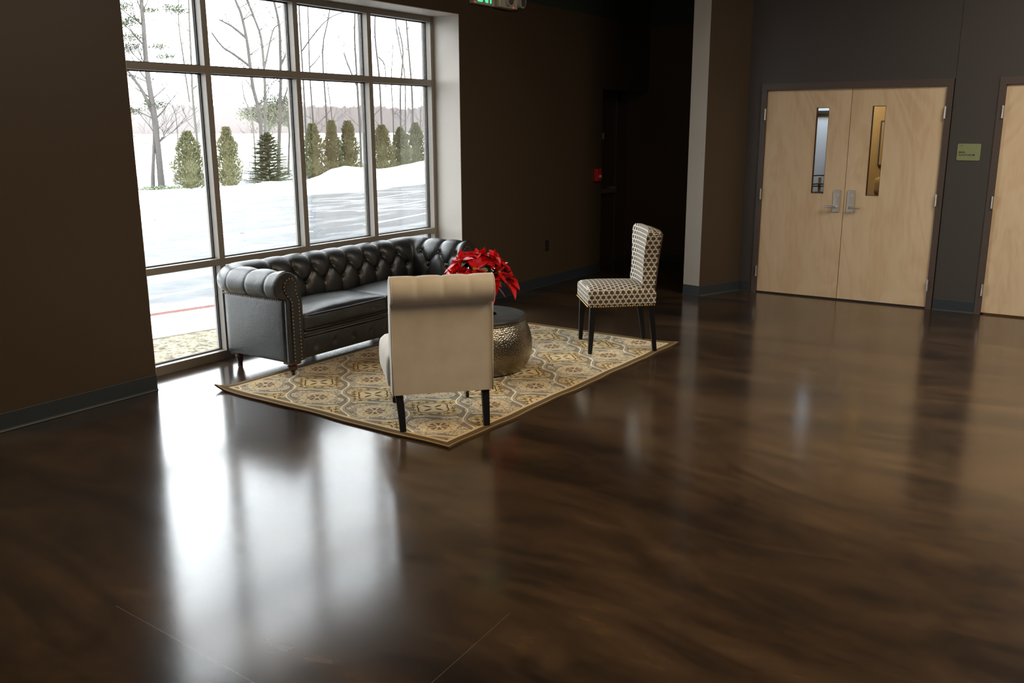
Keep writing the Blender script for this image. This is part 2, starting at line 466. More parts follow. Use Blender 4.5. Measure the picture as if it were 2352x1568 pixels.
# door wall with openings
Y0, YM, Y1, YF, YR = -2.157, -3.018, -3.887, -3.95, -4.381
YRe = YR-1.74
DH = 2.15
FW = .055
b = B().box(XD, XD+.14, Y0+FW, -1.952, 0, CE).box(XD, XD+.14, YR+.04, YF, 0, CE).box(XD, XD+.14, -10.2, YRe-FW, 0, CE)
b.box(XD, XD+.14, Y1-FW-.01, Y0+FW, DH+FW, CE).box(XD, XD+.14, YRe-FW, YR+.04, DH+FW, CE)
struct('wall_right', b, 'door_wall_paint')
struct('wall_left', B().box(-7.2, -7, -10.2, 0, 0, CE), 'brown_wall_paint')
struct('wall_front', B().box(-7.2, 10.2, -10.4, -10.2, 0, CE), 'brown_wall_paint')
# light reveal of the window opening
struct('trim_1', B().box(WX-.006, WX, .002, D+.02, 0, WH), 'pale_taupe')
struct('trim_2', B().box(0, WX, .002, D+.02, WH-.006, WH), 'pale_taupe')
struct('trim_3', B().box(0, .004, .002, D+.02, 0, WH), 'pale_taupe')
# baseboards (cove base)
def cove(name, pts, parent=None):
    """pts: floor polyline, room on the left of travel"""
    b = B(); H = .11
    for p, q in zip(pts, pts[1:]):
        p = Vector(p+(0,)); q = Vector(q+(0,)); d = (q-p).normalized(); n = Vector((-d.y, d.x, 0))
        V = []
        for e in (p, q):
            for off, z in ((0, 0), (.014, 0), (.012, .004), (.006, .012), (.005, H-.003), (.003, H), (0, H)): V.append(e+n*off+Vector((0, 0, z)))
        F = [(i, (i+1) % 7, (i+1) % 7+7, i+7) for i in range(7)]+[tuple(range(7))[::-1], tuple(range(7, 14))]
        b.add(V, F)
    struct(name, b, 'cove_rubber')
cove('baseboard_left', [(0, 0), (-7, 0)])
cove('baseboard_back', [(XE, 0), (WX, 0)])
cove('baseboard_far', [(X2, -1.535), (X2, .26)])
cove('baseboard_wing', [(XD, -1.952), (5.432, -1.73), (5.471, -1.533), (X2, -1.533)])
cove('baseboard_right_1', [(XD, Y0+FW+.03), (XD, -1.952)])
cove('baseboard_right_2', [(XD, YR+.045), (XD, YF-.002)])

# ---- big window
win = empty('window_1', (0, D, 0), kind='structure')
zr1, zr2, zs, ztop = 2.169, .743, .068, 2.806
mull = [.0, .874, 1.764, 2.627, 3.481+.0]
fb = B(); fw = .05; fd = .112
fb.box(.002, .05, 0, fd, 0, ztop)
for x in (.874, 1.764, 2.627): fb.box(x-fw/2, x+fw/2, 0, fd, 0, ztop)
fb.box(3.481, 3.527, 0, fd, 0, ztop)
xs = [.05, .849, .899, 1.739, 1.789, 2.602, 2.652, 3.481]
for i in range(0, 8, 2):
    a, c = xs[i], xs[i+1]
    fb.box(a, c, 0.001, fd-.001, 0, zs).box(a, c, .001, fd-.001, zr2, zr2+.05).box(a, c, .001, fd-.001, zr1, zr1+.052).box(a, c, .001, fd-.001, ztop-.05, ztop)
fb.make('window_frame', 'bronze_frame_metal', win)
rows = [(zs, zr2), (zr2+.05, zr1), (zr1+.052, ztop-.05)]
gk = B()
for i in range(0, 8, 2):
    a, c = xs[i], xs[i+1]
    for z0, z1 in rows:
        pane = B().box(a+.002, c-.002, .070, .076, z0+.002, z1-.002).make('window_pane', 'window_glass', win)
        g = .008
        for y0, y1 in ((.060, .069), (.077, .084)):
            gk.box(a, a+g, y0, y1, z0, z1).box(c-g, c, y0, y1, z0, z1).box(a, c, y0, y1, z0, z0+g).box(a, c, y0, y1, z1-g, z1)
gk.make('gasket', 'gasket_rubber', win)

# ---- doors
def hinge(parent, x, y, z, mat='brushed_nickel'):
    b = B().tube([(-.022, y, z-.057), (-.022, y, z+.057)], .0095, 12).box(-.024, x, y-.003, y+.003, z-.055, z+.055)
    return b.make('hinge', mat, parent, smooth=True, angle=40)
def leaf(name, y0, y1, lite=None, hinge_y=None, handle=None):
    """a flush birch leaf in the x = XD wall, from y0 down to y1"""
    d = empty(name, (XD, (y0+y1)/2, 0), kind='structure'); oy = (y0+y1)/2
    yy0, yy1 = y0-oy-.003, y1-oy+.003; x0, x1 = .012, .057; zb, zt = .016, 2.134
    b = B()
    if lite:
        la, lb, lz0, lz1 = lite[0]-oy, lite[1]-oy, lite[2], lite[3]
        b.box(x0, x1, la, yy0, zb, zt).box(x0, x1, yy1, lb, zb, zt).box(x0, x1, lb, la, zb, lz0).box(x0, x1, lb, la, lz1, zt)
        g = B().box(x0+.020, x0+.026, lb+.001, la-.001, lz0+.001, lz1-.001); g.make('lite_glass', 'lite_glass', d)
        k = B(); t = .008
        k.box(x0-.002, x1+.002, la-t, la, lz0, lz1).box(x0-.002, x1+.002, lb, lb+t, lz0, lz1).box(x0-.002, x1+.002, lb+t, la-t, lz0, lz0+t).box(x0-.002, x1+.002, lb+t, la-t, lz1-t, lz1)
        k.make('lite_frame', 'birch_veneer', d)
        k = B(); k.box(x0+.006, x0+.045, la-.013, la-.008, lz0+t, lz1-t).box(x0+.006, x0+.045, lb+.008, lb+.013, lz0+t, lz1-t).box(x0+.006, x0+.045, lb+.013, la-.013, lz0+t, lz0+t+.005).box(x0+.006, x0+.045, lb+.013, la-.013, lz1-t-.005, lz1-t)
        k.make('glazing_bead', 'walnut_turned', d)
    else: b.box(x0, x1, yy1, yy0, zb, zt)
    b.make('door_panel', 'birch_veneer', d)
    for z in (1.895, 1.07, .238):
        if hinge_y is not None: hinge(d, x0, hinge_y-oy, z)
    if handle:
        hy, sgn, lev = handle
        hp = B().box(-.002, x0-.0005, hy-oy-.036, hy-oy+.036, .913, 1.137).make('handle_plate', 'brushed_nickel', d, bevel=.003)
        B().tube([(-.018, hy-oy, 1.075), (x0-.002, hy-oy, 1.075)], .017, 16).tube([(-.024, hy-oy, 1.075), (-.012, hy-oy, 1.075)], .008, 12).make('lock_cylinder', 'brushed_nickel', hp, smooth=True, angle=40)
        B().tube([(-.05, hy-oy, .966), (x0-.002, hy-oy, .966)], .012, 12).tube([(-.05, hy-oy-sgn*.008, .966), (-.052, hy-oy+sgn*lev*.5, .967), (-.046, hy-oy+sgn*lev, .966)], [.011, .0115, .009], 10).make('lever', 'brushed_nickel', hp, smooth=True, angle=40)
    return d
leaf('door_1', Y0, YM, (-2.668, -2.812, 1.085, 1.966), Y0+.004, (-2.948, 1, .115))
leaf('door_2', YM, Y1, (-3.215, -3.358, 1.080, 1.975), Y1-.004, (-3.088, -1, .105))
leaf('door_3', YR, YRe, None, YR+.004)
def dframe(name, ya, yb):
    b = B(); p = .012
    b.box(XD-p, XD+.15, ya, ya+FW, 0, DH+FW).box(XD-p, XD+.15, yb-FW, yb, 0, DH+FW).box(XD-p, XD+.15, yb, ya, DH-.012, DH+FW)
    b.box(XD+.06, XD+.09, ya-.016, ya, 0, DH-.012).box(XD+.06, XD+.09, yb, yb+.016, 0, DH-.012)
    struct(name, b, 'brown_frame_paint')
dframe('trim_5', Y0, Y1); dframe('trim_6', YR, YRe)
struct('trim_7', B().box(XD+.005, XD+.12, Y1, Y0, 0, .007), 'gasket_rubber')

# ---- recessed exit door in the back wall
d4 = empty('door_4', ((XE+X2)/2, .30, 0), kind='structure'); hx = (X2-XE)/2
B().box(-hx+.06, hx-.30, .02, .065, .014, 2.1).make('door_panel', 'brown_frame_paint', d4)
B().box(-hx, -hx+.06, 0, .14, 0, ZO).box(hx-.30, hx-.19, 0, .14, 0, ZO).box(-hx, hx-.19, 0, .14, 2.1, ZO).make('door_frame', 'brown_frame_paint', d4)
B().box(-hx, hx, .10, .158, 0, ZO).box(hx-.19, hx, .005, .10, 0, ZO).make('side_panel', 'brown_frame_paint', d4)
B().box(-hx+.12, hx-.34, -.04, -.005, .93, .985).box(-hx+.12, -hx+.17, -.03, .02, .92, 1.0).box(hx-.39, hx-.34, -.03, .02, .92, 1.0).make('push_bar', 'brushed_nickel', d4, bevel=.004)
B().box(-.12, -.02, 0.0, .02, 1.62, 1.70).make('door_sticker', 'white_plastic', d4)
struct('trim_8', B().box(XE, X2, .20, .46, 0, .012), 'brown_frame_paint')

# ================================================================== THE ROOM BEHIND THE DOORS (seen through the narrow lites)
b = B().box(9.6, 9.75, -6.5, -1.86, 0, 3).box(9.6, 9.75, -1.86, -1.5, 0, .55).box(9.6, 9.75, -1.86, -1.5, 2.7, 3)
struct('wall_inner_far', b, 'yellow_wall')
struct('wall_inner_side', B().box(7.80, 9.75, -1.60, -1.5, 0, 3), 'yellow_wall')
struct('wall_inner_front', B().box(6.14, 9.75, -6.6, -6.5, 0, 3), 'yellow_wall')
struct('wall_inner_back', B().box(6.15, 7.84, -1.965, -1.955, 0, 3), 'yellow_wall')
struct('ceiling_inner', B().box(6.16, 9.75, -6.5, -1.5, 3, 3.1), 'ceiling_paint')
w2 = empty('window_2', (9.62, -1.725, 0), kind='structure')
B().box(-.01, .06, -.13, .12, 1.945, 1.985).box(-.01, .06, -.13, -.085, .55, 2.7).box(-.01, .06, .095, .12, .55, 2.7).box(-.01, .06, -.13, .12, .55, .60).make('window_frame', 'black_plastic', w2)
B().box(.065, .07, -.13, .12, .55, 2.7).make('window_blind', 'pale_blind', w2)
hr = empty('metal_railing', (9.0, -1.85, 0), label='black metal railing seen through the glass slot of the left birch door leaf', cat='railing')
for z in (.89, .972, 1.001, 1.115): B().tube([(0, -.13, z+.012), (0, -.05, z+.012), (0, .06, z), (0, .22, z-.04)], .008, 8).make('rail', 'black_plastic', hr, smooth=True)
B().box(.01, .04, -.085, -.052, 0, 1.10).make('post', 'pale_taupe', hr)
pf = empty('picture_frame', (9.57, -2.84, 1.545), label='yellow framed picture on the wall seen through the glass slot of the right door leaf', cat='picture')
B().box(0, .025, -.32, .32, -.30, .30).make('frame', 'brown_frame_paint', pf); B().box(-.004, .002, -.30, .30, -.28, .28).make('canvas', 'yellow_wall', pf)
ac = empty('armchair', (9.0, -2.95, 0), label='yellow and black armchair seen at the bottom of the right door leaf\'s glass slot', cat='armchair')
link('seat', rbox(-.35, .35, -.35, .35, .12, .5, .08), 'black_plastic', ac, True)
link('backrest', rbox(.16, .35, -.35, .35, .45, .96, .06), 'black_plastic', ac, True)
for lx in (-.3, .24):
    for ly in (-.3, .24): B().box(lx, lx+.06, ly, ly+.06, 0, .14).make('leg', 'black_plastic', ac)
link('cushion', rbox(.05, .20, -.34, .34, .88, 1.12, .05), 'yellow_wall', ac, True)
area('inner_room_light', (8.2, -3.4, 2.9), (0, 0, 0), 1.2, 1.2, 20, (1.0, .85, .6))
area('blind_fill_light', (8.9, -1.85, 2.6), (0, math.radians(-50), 0), .5, .5, 22, (.75, .88, 1.0))  # added cool lamp inside the room, brightens the blind from the front

# ================================================================== SOFA
SX = 1.79
sofa = empty('chesterfield_sofa', (SX, -.2, 0), label='black leather button-tufted chesterfield sofa with rolled arms standing before the big window', cat='sofa')
SO = Vector((SX, -.2, 0))
IX0, IX1, IY, FY = .86, 2.72, -.045, -.555
prof = [(.012, .34), (.0, .46), (.003, .56), (.012, .635), (.033, .705), (.073, .757), (.125, .779), (.18, .773), (.228, .742), (.256, .69), (.25, .635), (.212, .594), (.152, .580)]
def catmull(pts, n):
    out = []
    P = [Vector(p) for p in pts]; P = [P[0]*2-P[1]]+P+[P[-1]*2-P[-2]]
    for i in range(1, len(P)-2):
        for k in range(n):
            t = k/n; a, b_, c_, d_ = P[i-1], P[i], P[i+1], P[i+2]
            out.append(.5*((2*b_)+(c_-a)*t+(2*a-5*b_+4*c_-d_)*t*t+(3*b_-a-3*c_+d_)*t**3))
    out.append(P[-2]); return out
pc = catmull(prof, 8)
arc = [0]
for i in range(1, len(pc)): arc.append(arc[-1]+(pc[i]-pc[i-1]).length)
nrm = []
for i in range(len(pc)):
    d = pc[min(i+1, len(pc)-1)]-pc[max(i-1, 0)]; nrm.append(Vector((-d.y, d.x)).normalized())
def s_at_z(z):
    for i in range(len(pc)):
        if pc[i].y >= z: return arc[i]
S1, S2 = s_at_z(.672), s_at_z(.560)
SE = arc[-1]
TX = .2067
def seg_d(px, py, ax, ay, bx, by):
    dx, dy = bx-ax, by-ay; L = dx*dx+dy*dy; t = max(0, min(1, ((px-ax)*dx+(py-ay)*dy)/L)); return math.hypot(px-ax-t*dx, py-ay-t*dy)
def tuft(s, t, upper, lower, lo_end=None):
    """height of the padding at arc length s, run t; button lists give t of each row"""
    dmin = 9; bd = 9
    for q in upper:
        if abs(t-q) < .3:
            dmin = min(dmin, seg_d(t, s, q, S1, q, SE*.99)*1.0); bd = min(bd, math.hypot(t-q, s-S1))
            for w in lower:
                if abs(w-q) < TX*.8: dmin = min(dmin, seg_d(t, s, q, S1, w, S2))
    for w in lower:
        if abs(t-w) < .3:
            bd = min(bd, math.hypot(t-w, s-S2)); dmin = min(dmin, seg_d(t, s, w, S2, w, 0))
    on_roll = max(0, min(1, (s-S1-.16)/.08))
    A = .026*(1-on_roll)+.0055*on_roll; w_ = .030*(1-on_roll)+.008*on_roll
    h = A*(1-math.exp(-dmin/w_))-A*.75
    h -= .022*math.exp(-(bd/.028)**2)
    return h
def shell(name, runs, upper, lower, parent):
    """runs: list of (base xy, outward dir, t)"""
    V = []; n = len(pc)
    for (bx, by), (dx, dy), t in runs:
        for i in range(n):
            if isinstance(t, tuple):                # a corner: from the arm's padding to the back's
                k, au, al, tb, st = t; k2 = k*k*(3-2*k)
                h = tuft(arc[i], IY+.10*k, au, al)*(1-k2)+tuft(arc[i], tb+st*(1-k)*.10, upper, lower)*k2
            else: h = tuft(arc[i], t, upper, lower)
            p = pc[i]+nrm[i]*h
            e = min(1, (SE-arc[i])/.02)
            p = pc[i].lerp(p, e)
            V.append((bx+dx*p.x-SO.x, by+dy*p.x-SO.y, p.y))
    F = [(k*n+i, (k+1)*n+i, (k+1)*n+i+1, k*n+i+1) for k in range(len(runs)-1) for i in range(n-1)]
    return mesh(name, V, F, 'black_leather', parent, smooth=True)
def frange(a, b_, st):
    n = max(1, round(abs(b_-a)/st)); return [a+(b_-a)*i/n for i in range(n+1)]
up_b = [1.31+TX*k for k in range(-2, 8)]; lo_b = [1.31+TX*(k+.5) for k in range(-2, 7)]
up_b = [q for q in up_b if IX0+.05 < q < IX1-.02]; lo_b = [q for q in lo_b if IX0+.04 < q < IX1-.03]
LU, LL, RU, RL = [-.054, -.255, -.46], [-.155, -.36], [-.11, -.317, -.50], [-.2, -.41]
runs = [((IX0, IY), (-math.cos(a), math.sin(a)), (q/90, LU, LL, IX0, -1)) for q, a in [(q, math.radians(q)) for q in range(1, 90, 4)]]
runs += [((x, IY), (0, 1), x) for x in frange(IX0, IX1, .0085)]
runs += [((IX1, IY), (math.cos(a), math.sin(a)), (q/90, RU, RL, IX1, 1)) for q, a in [(q, math.radians(q)) for q in range(89, 0, -4)]]
shell('backrest', runs, up_b, lo_b, sofa)
ua = [-.11, -.317, -.50]; la = [-.2, -.41]
for sx, xx in ((-1, IX0), (1, IX1)):
    runs = [((xx, y), (sx, 0), y) for y in frange(FY, IY+.004, .0085)]
    shell('arm', runs, [-.054, -.255, -.46] if sx < 0 else ua, [-.155, -.36] if sx < 0 else la, sofa)
# buttons
bb = B()
def bpos(s):
    i = min(range(len(arc)), key=lambda k: abs(arc[k]-s)); return pc[i]+nrm[i]*(-.016)
for row, S_ in ((up_b, S1), (lo_b, S2)):
    for q in row:
        p = bpos(S_); bb.sphere((q-SO.x, IY+p.x-SO.y, p.y), .011, 10, 6)
for row, S_ in ((ua[:2], S1), (la, S2)):
    for q in row:
        p = bpos(S_)
        for sx, xx in ((-1, IX0), (1, IX1)):
            if sx > 0: bb.sphere((xx+sx*p.x-SO.x, q-SO.y, p.y), .011, 10, 6)
bb.make('tufting_buttons', 'black_leather', sofa, smooth=True)['kind'] = 'stuff'
# carcass: side panels, back, front rail
def loc(x0, x1, y0, y1, z0, z1): return (x0-SO.x, x1-SO.x, y0-SO.y, y1-SO.y, z0, z1)
for xa, xb in ((.705, .832), (2.748, 2.875)):
    def bulge(p, q, side=(-1 if xa < 1 else 1)):
        if q.x*side > .9: p.x += side*.006*(1-q.y**2)*(1-q.z**2)
        return p
    me = rbox(*loc(xa, xb, FY, .108, .112, .60), .012, (4, 16, 14), bulge); link('side_panel', me, 'black_leather', sofa, True)
link('back_panel', rbox(*loc(.80, 2.78, .0, .112, .112, .60), .012, (10, 3, 6)), 'black_leather', sofa, True)
def railfn(p, q):
    if q.y < -.9:
        for i in range(9):
            d = math.hypot(p.x+SO.x-(.99+.2*i), p.z-.19); p.y += .014*math.exp(-(d/.022)**2)
        p.y -= .005*math.cos(q.z*pi/2)
    return p
link('front_rail', rbox(*loc(.858, 2.722, -.545, -.47, .112, .275), .012, (150, 2, 12), railfn), 'black_leather', sofa, True)
link('deck', rbox(*loc(.858, 2.722, -.555, -.04, .272, .318), .014, (40, 12, 5)), 'black_leather', sofa, True)
B().tube([(.87-SO.x, -.556-SO.y, .282), (2.71-SO.x, -.556-SO.y, .282)], .008, 8).make('welt', 'black_leather', sofa, smooth=True)
# arm facings with nailhead trim
outer = [(p.x, p.y) for p in pc[::3]]
for sx, xx in ((-1, IX0), (1, IX1)):
    k = [(xx+sx*p-SO.x, z) for p, z in outer if z > .5]
    k = [(xx+sx*.0-SO.x, .112)]+k+[(xx+sx*.155-SO.x, .112)]
    fc = B().prism(k, 'y', FY-.018-SO.y, FY+.01-SO.y).make('arm_facing', 'black_leather', sofa, bevel=.009, seg=3)
    # inset keyhole panel
    kh = []
    cx_, cz_ = .115, .672
    for p, z in ((.035, .125), (.035, .56)): kh.append((p, z))
    for a in range(205, -25, -15): kh.append((cx_+.062*math.cos(math.radians(a))*(1), cz_+.062*math.sin(math.radians(a))))
    for p, z in ((.118, .56), (.118, .125)): kh.append((p, z))
    B().prism([(xx+sx*p-SO.x, z) for p, z in kh], 'y', FY-.026-SO.y, FY-.012-SO.y).make('facing_panel', 'black_leather', fc, bevel=.004)
    nb = B(); path = []
    for (p0, z0), (p1, z1) in zip(kh, kh[1:]):
        path.append((p0, z0, p1, z1))
    dist = 0; nxt = .008
    for p0, z0, p1, z1 in path:
        L = math.hypot(p1-p0, z1-z0)
        while nxt <= dist+L:
            t = (nxt-dist)/L; p_, z_ = p0+(p1-p0)*t, z0+(z1-z0)*t
            cxm = .0765; p_ = p_+(.010 if p_ < cx_-.04 else (-.010 if p_ > cx_-.04 and z_ < .6 else 0))
            nb.sphere((xx+sx*p_-SO.x, FY-.027-SO.y, z_), .0047, 7, 4, (1, .6, 1)); nxt += .027
        dist += L
    nb.make('nailhead_trim', 'brass_nail', fc, smooth=True)
    nb = B(); y = FY+.02
    while y < .10:
        nb.sphere((xx+sx*.163-SO.x, y-SO.y, .572), .0085, 7, 4, (.8, 1, 1)); y += .0185
    nb.make('nailhead_row', 'antique_nail', sofa, smooth=True)
# seat cushions
for x0, x1 in ((.866, 1.788), (1.792, 2.714)):
    def cush(p, q):
        if q.z > 0: p.z += (.034*(1-abs(q.x)**3)*(1-q.y**4)-.004+.006*(noise.noise(Vector((p.x*5, p.y*5, 1)))))*min(1, q.z*1.2)
        if q.y < -.5: p.y -= .012*(1-q.z**2)*(1-abs(q.x)**6)
        return p
    me = rbox(*loc(x0, x1, -.565, -.055, .315, .452), .03, (36, 22, 10), cush); cu = link('seat_cushion', me, 'black_leather', sofa, True)
    for z in (.438, .328):
        pts = [(x0+.02-SO.x, -.08-SO.y, z), (x0+.006-SO.x, -.54-SO.y, z), (x0+.03-SO.x, -.568-SO.y, z)]+[(x-SO.x, -.571-.011*math.sin(pi*(x-x0)/(x1-x0))-SO.y, z) for x in frange(x0+.08, x1-.08, .1)]+[(x1-.03-SO.x, -.568-SO.y, z), (x1-.006-SO.x, -.54-SO.y, z), (x1-.02-SO.x, -.08-SO.y, z)]
        B().tube(pts, .0055, 6).make('piping', 'black_leather', cu, smooth=True)
# turned legs, casters in front
for x, y, front in ((.775, -.52, 1), (2.8, -.52, 1), (.775, .065, 0), (2.8, .065, 0)):
    lp = [(.018, .0), (.020, .006), (.017, .012), (.021, .03), (.030, .055), (.034, .070), (.031, .084), (.020, .092), (.022, .097)]
    zb = .012 if front else 0
    if front: lp = [(.013, .030), (.015, .036), (.033, .048), (.040, .062), (.038, .078), (.024, .088), (.022, .094)]
    b = B().lathe(lp, 24, (x-SO.x, y-SO.y, 0)); b.box(x-.045-SO.x, x+.045-SO.x, y-.045-SO.y, y+.045-SO.y, .094, .113)
    lg = b.make('leg', 'walnut_turned', sofa, smooth=True, angle=40)
    if front:
        B().tube([(x-SO.x, y-SO.y, .034), (x-.012-SO.x, y-.01-SO.y, .024)], .006, 8).tube([(x-.022-SO.x, y-.012-SO.y, .0275), (x-.006-SO.x, y-.026-SO.y, .0275)], .0145, 14).make('caster', 'dark_caster', lg, smooth=True, angle=40)

# ================================================================== CREAM CHAIR
cc = empty('cream_slipper_chair', (.245, -2.04, .012), math.atan2(-.676, .737), label='cream upholstered slipper chair with rolled back on the near end of the rug', cat='chair')
bp = [(.0, .222), (-.004, .45), (-.008, .70), (-.012, .765), (-.03, .768), (-.055, .785), (-.074, .82), (-.078, .86), (-.066, .90), (-.036, .926), (.0, .931), (.045, .915), (.08, .885), (.098, .84), (.105, .76), (.12, .62), (.135, .48), (.14, .30), (.13, .222)]
bpc = catmull(bp, 4); ctr = Vector((.04, .6))
def cream_back():
    V = []; n = len(bpc); xs_ = []
    L0, L1 = -.055, .553
    ends = [(0, .93), (.004, .965), (.012, .988), (.022, 1.0)]
    st = [(L0+a, s_) for a, s_ in ends]+[(x, 1.0) for x in frange(L0+.03, L1-.03, .012)]+[(L1-a, s_) for a, s_ in ends[::-1]]
    seams = [.097, .249, .401]
    for x, s_ in st:
        for p in bpc:
            q = p.copy()
            if s_ < 1:
                # round the end: shrink towards the local core
                core = Vector((0, .85)) if p.y > .765 else Vector((.065, p.y))
                q = core+(p-core)*s_
            if p.y > .79:
                d = min(abs(x-k) for k in seams); k = min(1, (p.y-.79)/.06)
                core = Vector((0, .85)); q = core+(q-core)*(1-.085*math.exp(-d/.02)*k+.03*k)
            V.append((x, q.x, q.y))
    F = [(k*n+i, (k+1)*n+i, (k+1)*n+(i+1) % n, k*n+(i+1) % n) for k in range(len(st)-1) for i in range(n)]
    F.append(tuple(range(n))[::-1]); F.append(tuple((len(st)-1)*n+i for i in range(n)))
    return mesh('backrest', V, F, 'cream_linen', cc, smooth=True, angle=50)
bk = cream_back()
for x in (-.050, .548):
    B().tube([(x, p[0]-.004, p[1]) for p in bp[:4]], .0045, 6).make('piping', 'cream_linen', bk, smooth=True)
    B().tube([(x, p.x*.99, .85+(p.y-.85)*.99) for p in catmull(bp[4:16], 3)], .0045, 6).make('piping', 'cream_linen', bk, smooth=True)
def cseat(p, q):
    if q.z > 0: p.z += .035*(1-q.x**4)*(1-q.y**4)*q.z
    p.x += .02*q.x*(1-q.z**2)*.5
    return p
link('seat', rbox(-.065, .565, .10, .665, .222, .455, .045, (20, 20, 10), cseat), 'cream_linen', cc, True)
def taper(name, x0, y0, x1, y1, z0, z1, a, b_, parent, mat='black_lacquer'):
    """square leg from the top (x0,y0,z1) to the foot (x1,y1,z0)"""
    V = []
    for x, y, z, h in ((x1, y1, z0, b_), ((x0*.35+x1*.65), (y0*.45+y1*.55), (z0+z1)/2, (a+b_)/2), (x0, y0, z1, a)):
        V += [(x-h, y-h, z), (x+h, y-h, z), (x+h, y+h, z), (x-h, y+h, z)]
    F = [(3, 2, 1, 0), (8, 9, 10, 11)]+[(k+i, k+(i+1) % 4, k+4+(i+1) % 4, k+4+i) for k in (0, 4) for i in range(4)]
    B_ = B().add(V, F); return B_.make('leg', mat, parent, bevel=.0025)
taper('leg', -.015, .04, .0, .0, 0, .226, .023, .018, cc); taper('leg', .508, .04, .508, .0, 0, .226, .023, .018, cc)
for x in (.013, .503):
    lg = B().lathe([(.010, .035), (.012, .05), (.018, .10), (.020, .16), (.026, .20), (.026, .226)], 20, (x, .612, 0)).make('leg', 'black_lacquer', cc, smooth=True, angle=40)
    B().tube([(x, .612, .045), (x-.006, .60, .03)], .006, 8).tube([(x-.012, .604, .017), (x+.008, .604, .017)], .017, 14).make('caster', 'dark_caster', lg, smooth=True, angle=40)

# ================================================================== PATTERNED CHAIR
pch = empty('patterned_dining_chair', (2.893, -2.418, .012), math.atan2(.6374, .7705), label='armless dining chair in brown and cream lattice fabric on the far end of the rug', cat='chair')
def pseat(p, q):
    k = (q.y+1)/2                                   # 0 rear .. 1 front
    cxm = .2175; wsc = .86+.14*k
    p.x = cxm+(p.x-cxm)*wsc
    if q.z > -.2: p.z += .036*(1-q.x**2*.9)*(1-(q.y-.1)**4*.8)*max(0, q.z)
    if q.z > .9: p.z -= .012*abs(q.x)**3
    return p
me = rbox(-.062, .497, .0, .558, .372, .512, .032, (26, 26, 10), pseat)
box_uv(me); seat = link('seat', me, 'lattice_fabric', pch, True)
def pback():
    nz, nx, ny = 44, 26, 5
    # front and rear y (forward axis) by height; half-width by height
    tab = [(.372, .10, .018, .222), (.45, .098, .008, .226), (.55, .094, -.004, .222), (.65, .088, -.014, .212), (.72, .086, -.020, .212), (.80, .084, -.025, .226), (.88, .080, -.030, .248), (.95, .074, -.032, .262), (.99, .064, -.032, .262)]
    def at(z, i):
        for a, b_ in zip(tab, tab[1:]):
            if z <= b_[0]: t = (z-a[0])/(b_[0]-a[0]); t = max(0, t); t2 = t; return a[i]*(1-t2)+b_[i]*t2
        return tab[-1][i]
    def fn(p, q):
        z = p.z; k = (q.y+1)/2
        y = at(z, 2)*(1-k)+at(z, 1)*k
        inset = (p.y-q.y*.5)                        # the rounded box's own offset
        hw = at(z, 3); p.x = .2175+q.x*hw*(1-.03*(abs(q.z) > .9))*(1-.02*abs(q.y)**6)
        wrap = .022*(abs(q.x)**3)                   # the sides reach forward a little
        p.y = y+wrap*(.3+.7*k)
        if z > .93: p.z -= (.030*(1-k))*((z-.93)/.06)+.014*abs(q.x)**5*((z-.93)/.06)
        return p
    me = rbox(-.05, .48, -.5, .5, .372, .995, .02, (nx, ny, nz), fn)
    box_uv(me); return link('backrest', me, 'lattice_fabric', pch, True, 60)
pb = pback()
bpi = B()
ptsL = []
for sx in (-1, 1):
    bpi.tube([(.2175+sx*w_, y_+.004, z_) for z_, y_, w_ in ((.40, .020, .224), (.55, .002, .223), (.65, -.008, .213), (.72, -.014, .213), (.80, -.019, .227), (.88, -.024, .249), (.945, -.028, .262))], .0045, 6)
bpi.tube([(.2175+x, -.030+.01*abs(x/.26)**3, .962-.014*abs(x/.26)**5) for x in frange(-.262, .262, .04)], .0045, 6)
bpi.make('piping', 'lattice_fabric', pb, smooth=True)
nb = B()
for i in range(27):
    y = .02+i*.0198; k = y/.558; hw = .2795*(.86+.14*k)
    for sx in (-1, 1): nb.sphere((.2175+sx*(hw+.001), y, .381), .006, 7, 4, (.6, 1, 1))
for i in range(26): nb.sphere((-.04+i*.0206, .559, .381), .006, 7, 4, (1, .6, 1))
nb.make('nailhead_trim', 'brass_nail', seat, smooth=True)
taper('leg', .0, .045, .0, .0, 0, .376, .024, .016, pch); taper('leg', .43, .045, .435, -.015, 0, .376, .024, .016, pch)
taper('leg', -.03, .515, -.044, .536, 0, .376, .026, .015, pch); taper('leg', .47, .51, .479, .524, 0, .376, .026, .015, pch)

# ================================================================== DRUM TABLE
TC = (1.695, -1.526)
tb = empty('drum_coffee_table', (TC[0], TC[1], .012), label='round hammered metal drum coffee table in the middle of the rug', cat='table')
dp = catmull([(.325, .0), (.358, .018), (.392, .07), (.411, .14), (.412, .20), (.400, .27), (.378, .33), (.358, .368), (.352, .376)], 6)
b = B().lathe([(p.x, p.y) for p in dp], 96); o = b.make('drum', 'hammered_metal', tb, smooth=True)
uvl = o.data.uv_layers.new(name='fabric')
for p in o.data.polygons:
    us = []
    for li in p.loop_indices:
        c = o.data.vertices[o.data.loops[li].vertex_index].co; us.append((math.atan2(c.y, c.x), c.z))
    mx = max(q[0] for q in us)
    for li, (a, z) in zip(p.loop_indices, us):
        if mx-a > pi: a += 2*pi
        uvl.data[li].uv = (a*.38, z)
lid = B().lathe([(.0, .408), (.18, .4075), (.335, .406), (.352, .408), (.360, .406), (.3625, .400), (.3625, .374), (.358, .370)], 96).make('lid', 'table_lid_metal', tb, smooth=True, angle=50)
B().lathe([(.3600, .368), (.3650, .370), (.3660, .378), (.3645, .3805), (.3600, .3805)], 96, cap=False).make('rim_band', 'hammered_metal', tb, smooth=True); box_uv(bpy.data.objects['rim_band'].data)

